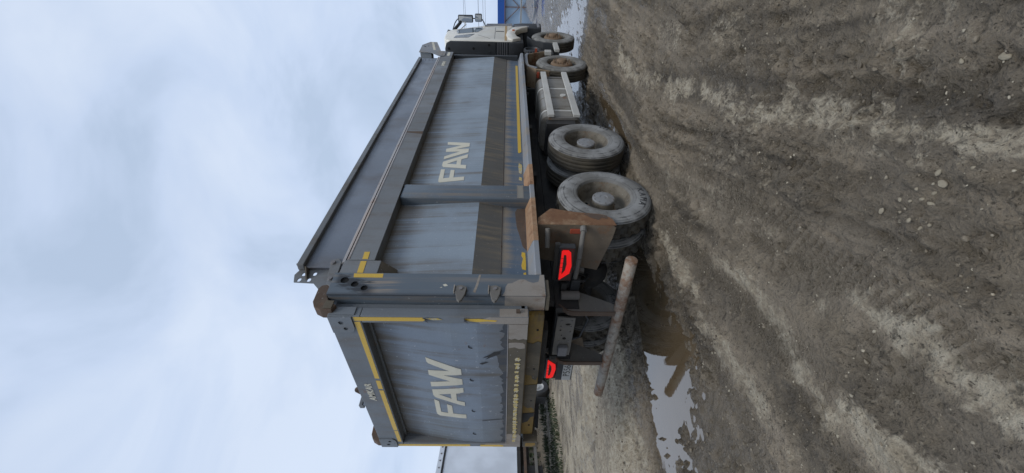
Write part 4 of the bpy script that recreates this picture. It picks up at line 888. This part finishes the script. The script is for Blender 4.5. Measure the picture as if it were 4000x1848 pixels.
for sgn in (1,):
    mr = MB().box(1.285, 1.465, 9.60, 9.69, 2.60, 2.995).build('mirror', M['black'], cab, .028, True, 3)
    MB().box(1.305, 1.447, 9.592, 9.5995, 2.625, 2.97).build('mirror_glass', M['mirror'], cab)
    m2 = MB().box(1.305, 1.50, 9.60, 9.68, 2.365, 2.55).build('wide_mirror', M['black'], cab, .028, True, 3)
    MB().box(1.322, 1.484, 9.592, 9.5995, 2.38, 2.535).build('mirror_glass', M['mirror'], cab)
    MB().path([(1.20, 9.25, 3.10), (1.27, 9.60, 3.085), (1.33, 9.66, 3.04), (1.38, 9.66, 2.98), (1.38, 9.66, 2.50), (1.36, 9.66, 2.36), (1.29, 9.62, 2.31), (1.22, 9.60, 2.28)], .013, 8).build('mirror_arm', M['black'], cab)
    MB().path([(1.20, 9.20, 3.06), (1.30, 9.58, 2.93)], .04, 8).build('mirror_arm', M['black'], cab)
    MB().path([(1.21, 9.22, 2.90), (1.27, 9.50, 2.78), (1.30, 9.62, 2.84)], .012, 6).build('mirror_arm', M['alu'], cab)
fl2 = [(AX_Y[1] + .66 * math.cos(R_(t)), .55 + .66 * math.sin(R_(t))) for t in (98, 115, 135, 155, 175, 190)]
MB().strip(fl2, 'x', .85, 1.20, .03).build('front_fender', M['cabrear'], T)
MB().lathe([(-.30, .19), (.0, .19), (.03, .20), (.06, .20), (.065, .17), (.02, .15), (.02, .0)], (1.03, 7.98, 1.09), 28).build('air_filter', M['cabrear'], T, 0, True)
for k in range(18):
    t = 2 * math.pi * k / 18; MB().box(1.035, 1.085, 7.98 + .2 * math.cos(t) - .006, 7.98 + .2 * math.cos(t) + .006, 1.09 + .2 * math.sin(t) - .006, 1.09 + .2 * math.sin(t) + .006).build('filter_rib', M['cabgrey'], T)
MB().box(.5, 1.10, 7.55, 7.90, .62, .95).build('battery_box', M['chassis'], T, .01)
MB().box(1.05, 1.20, 7.60, 7.62, 1.0, 1.05).build('side_reflector', M['reflector'], T)

# ------------------------------------------------------------------ background: semi-trailer, building, wires
TR = empty('box_trailer', (-13.44, 7.76, -.38), R_(20.1)); tag(TR, 'white box trailer parked on the far left behind the tailgate', 'trailer')
# local frame: +y runs along the trailer away from the camera, right side at x = 0
def tb(name, mat, x0, x1, y0, y1, z0, z1, par=TR, bev=0): return MB().box(x0, x1, y0, y1, z0, z1).build(name, M[mat], par, bev)
tbox = tb('box_body', 'boxwhite', -2.5, .02, -6.6, 4.4, 1.55, 4.40)
tb('roof_rail', 'boxwhite', .021, .05, -6.6, 4.4, 4.27, 4.44, tbox)
tb('rail_seal', 'black', .021, .04, -6.6, 4.4, 4.20, 4.262, tbox)
for i in range(36): MB().tube((.05, -6.5 + i * .3, 4.355), (.065, -6.5 + i * .3, 4.355), .03, 8).build('rivet', M['steelbolt'], tbox)
tb('bottom_rail', 'chassis', -2.48, .03, -6.6, 4.4, 1.42, 1.545, tbox)
tb('latch', 'black', .021, .08, -2.95, -2.62, 1.50, 2.45, tbox); tb('latch_plate', 'boxwhite', .085, .11, -2.55, -2.2, 1.6, 2.3, tbox)
MB().path([(.12, -3.05, 1.55), (.12, -3.0, 1.85), (.12, -2.9, 1.95), (.12, -2.85, 2.1)], .03, 6).build('latch_handle', M['alu'], tbox)
tb('trailer_rail', 'chassis', -.75, -.6, -6.0, 4.3, 1.05, 1.41); tb('trailer_rail', 'chassis', -1.9, -1.75, -6.0, 4.3, 1.05, 1.41)
tb('guard_bar', 'rust', -.03, .03, -6.2, -2.6, 1.20, 1.30); tb('guard_bar', 'plate', -.03, .03, -6.2, -2.6, .80, .90)
tb('tool_box', 'chassis', -.9, -.06, -6.0, -4.2, .62, 1.35); tb('guard_upright', 'plate', -.05, .025, -2.6, -2.5, .75, 1.42)
def bgwheel(y, x=-.16):
    o = MB().lathe([(.14, .30), (.16, .40), (.15, .49), (.10, .52), (-.14, .52)], (0, 0, 0), 32).build('wheel', M['tyreblack'], TR, 0, True); o.location = (x, y, .52)
    MB().lathe([(.12, .30), (.15, .295), (.15, .27), (.06, .25), (.06, .09), (.12, .08), (.12, 0)], (0, 0, 0), 28).build('rim', M['platewhite'], o, 0, True); return o
bgwheel(0); bgwheel(1.58); bgwheel(3.1)
bw = bgwheel(-5.6)
MB().strip([(-5.6 + .62 * math.cos(R_(t)), .52 + .66 * math.sin(R_(t))) for t in range(5, 180, 25)], 'x', -.35, .04, .03).build('blue_mudguard', M['bluefender'], TR)
tb('mud_flap', 'black', -.35, .0, -.75, -.73, .2, 1.0); tb('mud_flap', 'black', -.35, 0, 3.75, 3.77, .2, 1.0); tb('axle_beam', 'chassis', -2.4, -.2, -.1, .1, .42, .62)

BL = empty('yard_building', (-8, 64.5, -.06)); tag(BL, 'low pale blue building with deep blue fascia beyond the cab', 'building')
tb('wall', 'palewall', -34, 34, 0.3, 9, 0, 2.40, BL); tb('fascia', 'blue', -34, 34, -.1, 9.2, 2.36, 3.40, BL)
tb('fascia_trim', 'frame', -34, 34, -.16, -.11, 2.30, 2.40, BL); tb('base_rail', 'platewhite', -34, 34, .12, .26, .0, .09, BL)
for i in range(-6, 7):
    x = i * 5.2 - .1
    tb('post', 'frame', x - .05, x + .05, .1, .2, .10, 2.36, BL)
    for k in (-1, 1): MB().tube((x, .15, .2), (x + k * 2.0, .15, 2.36), .05, 6).build('brace', M['frame'], BL)
    tb('fascia_joint', 'alu', x + 1.1, x + 1.16, -.13, -.101, 2.42, 3.38, BL)
for i, (z, lab) in enumerate(((7.05, 'topmost overhead cable crossing the sky beside the truck mirror'), (6.88, 'second overhead cable from the top beside the truck mirror'), (5.33, 'middle overhead cable crossing behind the truck mirror'), (4.78, 'fourth overhead cable from the top, above the blue fascia'), (4.52, 'lowest overhead cable just above the blue fascia'))):
    pts = [(-45 + 90 * t, 52 + .1 * i, z + .9 * (2 * t - .95) ** 2 * .4) for t in np.linspace(0, 1, 16)]
    o = MB().path(pts, .016 if i != 2 else .024, 5).build('overhead_cable', M['wire']); tag(o, lab, 'cable', 'overhead cables beyond the cab')

# ------------------------------------------------------------------ grass, stones, gravel, clods
def blob_mesh(k):
    r = np.random.default_rng(k); bm = bmesh.new(); bmesh.ops.create_icosphere(bm, subdivisions=1, radius=1)
    for v in bm.verts: v.co *= .72 + .5 * r.random()
    bm.verts.index_update(); V = np.array([v.co[:] for v in bm.verts]); F = np.array([[v.index for v in f.verts] for f in bm.faces]); bm.free(); return V, F
BL0 = [blob_mesh(k) for k in range(6)]
def scatter(name, pos, size, flat, mat, label, cat):
    Vs, Fs, b = [], [], 0
    for i, (p, s) in enumerate(zip(pos, size)):
        V, F = BL0[i % 6]; a = rng.random() * 6.28; c_, s_ = math.cos(a), math.sin(a); sx, sy = .7 + .6 * rng.random(2)
        Q = V * np.array([sx, sy, flat]) * s; Q = np.stack([Q[:, 0] * c_ - Q[:, 1] * s_, Q[:, 0] * s_ + Q[:, 1] * c_, Q[:, 2]], 1) + p
        Vs.append(Q); Fs.append(F + b); b += len(V)
    V = np.concatenate(Vs); F = np.concatenate(Fs); me = bpy.data.meshes.new(name); me.from_pydata(V.tolist(), [], F.tolist()); me.materials.append(mat)
    o = bpy.data.objects.new(name, me); COL.objects.link(o); tag(o, label, cat, kind='stuff'); return o
def gz(x, y): return ground(np.atleast_1d(np.array(x, float)), np.atleast_1d(np.array(y, float)))[0]
def stone_mat(name, a, b):
    g = G(name); c = g.mix(g.rng(g.noise(7, 2), .35, .65), a, b); c = g.mix(.3, c, g.mix(g.noise(120, 3), (0, 0, 0), (1, 1, 1)), 'OVERLAY'); g.bump(g.noise(90, 3), .3, .004); return g.fin(c, .8)
M['stone'] = stone_mat('pale_limestone', (.27, .235, .168), (.19, .16, .115)); M['clod'] = stone_mat('mud_clod', (.11, .09, .063), (.19, .158, .112)); M['gravel'] = stone_mat('mixed_gravel', (.22, .19, .14), (.38, .335, .25))
def near_points(n, x0, x1, y0, y1):
    x = rng.uniform(x0, x1, n); y = rng.uniform(y0, y1, n); return x, y
x, y = near_points(1900, .7, 4.2, -2.2, 5.5); z = gz(x, y); s = .003 + .006 * rng.random(len(x)) ** 3
scatter('gravel', np.stack([x, y, z + s * .2], 1), s, .7, M['gravel'], 'fine grit scattered over the churned mud', 'gravel')
x, y = near_points(3600, .5, 4.2, -2.2, 4.5); s_l = lane(x, y); keep = (np.abs(s_l - 1.55) > .17) | (rng.random(len(x)) < .2); x, y = x[keep], y[keep]; z = gz(x, y); s = .004 + .010 * rng.random(len(x)) ** 4
scatter('mud_clods', np.stack([x, y, z + s * .25], 1), s, .75, M['clod'], 'small crumbs of dark mud thrown up along the wheel tracks', 'mud')
x, y = near_points(2200, -6, .5, -2, 6); z = gz(x, y); k = z > LEVEL + .01; x, y, z = x[k], y[k], z[k]; s = .006 + .016 * rng.random(len(x)) ** 3
scatter('mud_clods', np.stack([x, y, z + s * .25], 1), s, .7, M['clod'], 'crumbs of mud on the pale ground behind and left of the truck', 'mud')
st = [(2.76, -.82, .020, 0), (2.79, -.87, .016, 0), (2.82, -.96, .017, 0), (2.91, -.98, .021, 0), (2.80, -1.0, .019, 0), (2.87, -.90, .012, 0), (2.85, -.86, .013, 0), (2.90, -.93, .015, 0), (2.84, -1.02, .014, 0), (2.94, -.95, .016, 0), (2.93, -.90, .013, 0), (2.78, -.92, .012, 0),
      (2.99, -.96, .026, 1), (3.02, -.93, .018, 2), (3.09, -1.02, .016, 3), (2.89, -.75, .013, 4), (3.41, -.83, .026, 5), (2.84, -.67, .012, 6), (2.55, -1.12, .012, 7), (2.44, -.98, .011, 8), (2.62, -1.18, .012, 9), (3.36, -.72, .016, 10)]
LB = ['pale angular stone in the dense cluster on smooth dark mud near the photographer', 'largest pale stone at the edge of the stone cluster, half sunk', 'smaller stone touching the largest pale stone beside the cluster',
      'lone pale stone between the stone cluster and the pale dried streak', 'lone pale stone on the truck side of the stone cluster', 'big lone pale stone nearest the upper right corner of the photo', 'tiny pale stone farthest from the cluster toward the truck',
      'first of three small pale stones below the cluster', 'small pale stone closest to the lower dried streak', 'lowest of the small pale stones below the cluster', 'small pale stone beside the big lone stone near the corner']
for i, (x, y, s, k) in enumerate(st):
    V, F = BL0[i % 6]; me = bpy.data.meshes.new('stone'); s *= .8; me.from_pydata((V * np.array([s * 1.1, s * .8, s * .6])).tolist(), [], F.tolist())
    bm = bmesh.new(); bm.from_mesh(me); bmesh.ops.bevel(bm, geom=bm.edges[:], offset=s * .12, segments=1, affect='EDGES'); bm.to_mesh(me); bm.free()
    me.materials.append(M['stone']); o = bpy.data.objects.new('stone', me); COL.objects.link(o); o.location = (x, y, float(gz(x, y)[0]) + s * .08); o.rotation_euler = (0, 0, i * 1.7)
    tag(o, LB[k], 'stone', 'stones in the pale cluster' if k == 0 else 'pale stones scattered around the cluster')
# grass along the trailer
def grass():
    Vs, Fs = [], []; n = 9000
    t = rng.uniform(-8, 6, n); across = rng.uniform(-3.6, .9, n)
    c_, s_ = math.cos(R_(20.1)), math.sin(R_(20.1))
    gxx = -13.44 + across * c_ - t * s_; gyy = 7.76 + across * s_ + t * c_; zz_ = gz(gxx, gyy)
    dens = vn(gxx * 1.2, gyy * 1.2, 9) > .35
    for i in np.nonzero(dens)[0]:
        h = rng.uniform(.04, .13) * (2.2 if across[i] < -2.4 else 1); a = rng.random() * 6.28; wd_ = .012 + .01 * rng.random(); lx, ly = math.cos(a) * h * .5, math.sin(a) * h * .5
        dx, dy = -math.sin(a) * wd_, math.cos(a) * wd_; b = len(Vs); p = (gxx[i], gyy[i], zz_[i])
        Vs += [(p[0] - dx, p[1] - dy, p[2]), (p[0] + dx, p[1] + dy, p[2]), (p[0] + lx * .4 + dx * .7, p[1] + ly * .4 + dy * .7, p[2] + h * .65), (p[0] + lx * .4 - dx * .7, p[1] + ly * .4 - dy * .7, p[2] + h * .65), (p[0] + lx, p[1] + ly, p[2] + h)]
        Fs += [(b, b + 1, b + 2, b + 3), (b + 3, b + 2, b + 4)]
    g = G('grass_blades'); g.fin(g.mix(g.noise(3, 3), (.020, .032, .010), (.045, .062, .02)), .6)
    me = bpy.data.meshes.new('grass'); me.from_pydata(Vs, [], Fs); me.materials.append(g.m); o = bpy.data.objects.new('grass', me); COL.objects.link(o)
    # dark scrub behind the trailer
    n = 9000; t = rng.uniform(-14, 16, n); ac = -4.6 - np.abs(rng.normal(0, .9, n)); hh = rng.random(n) ** .8 * (1.5 + .9 * vn(t * .8, ac, 3))
    px_ = -13.44 + ac * c_ - t * s_; py_ = 7.76 + ac * s_ + t * c_; pz_ = -.4 + hh; a = rng.random((n, 3)) - .5; a /= np.linalg.norm(a, axis=1)[:, None]; b_ = np.cross(a, rng.random((n, 3)) - .5); b_ /= np.linalg.norm(b_, axis=1)[:, None]
    P = np.stack([px_, py_, pz_], 1); sz = (.06 + .08 * rng.random(n))[:, None]; Q = np.stack([P - a * sz, P + b_ * sz * .5, P + a * sz, P - b_ * sz * .5], 1).reshape(-1, 3)
    h2 = bpy.data.meshes.new('scrub'); h2.from_pydata(Q.tolist(), [], (np.arange(n * 4).reshape(-1, 4)).tolist()); h2.materials.append(g.m); ho = bpy.data.objects.new('scrub', h2); COL.objects.link(ho)
    tag(ho, 'dark green scrub in the gap under the white trailer', 'scrub', kind='stuff')
    tag(o, 'strip of green grass along the foot of the white trailer', 'grass', kind='stuff')
grass()
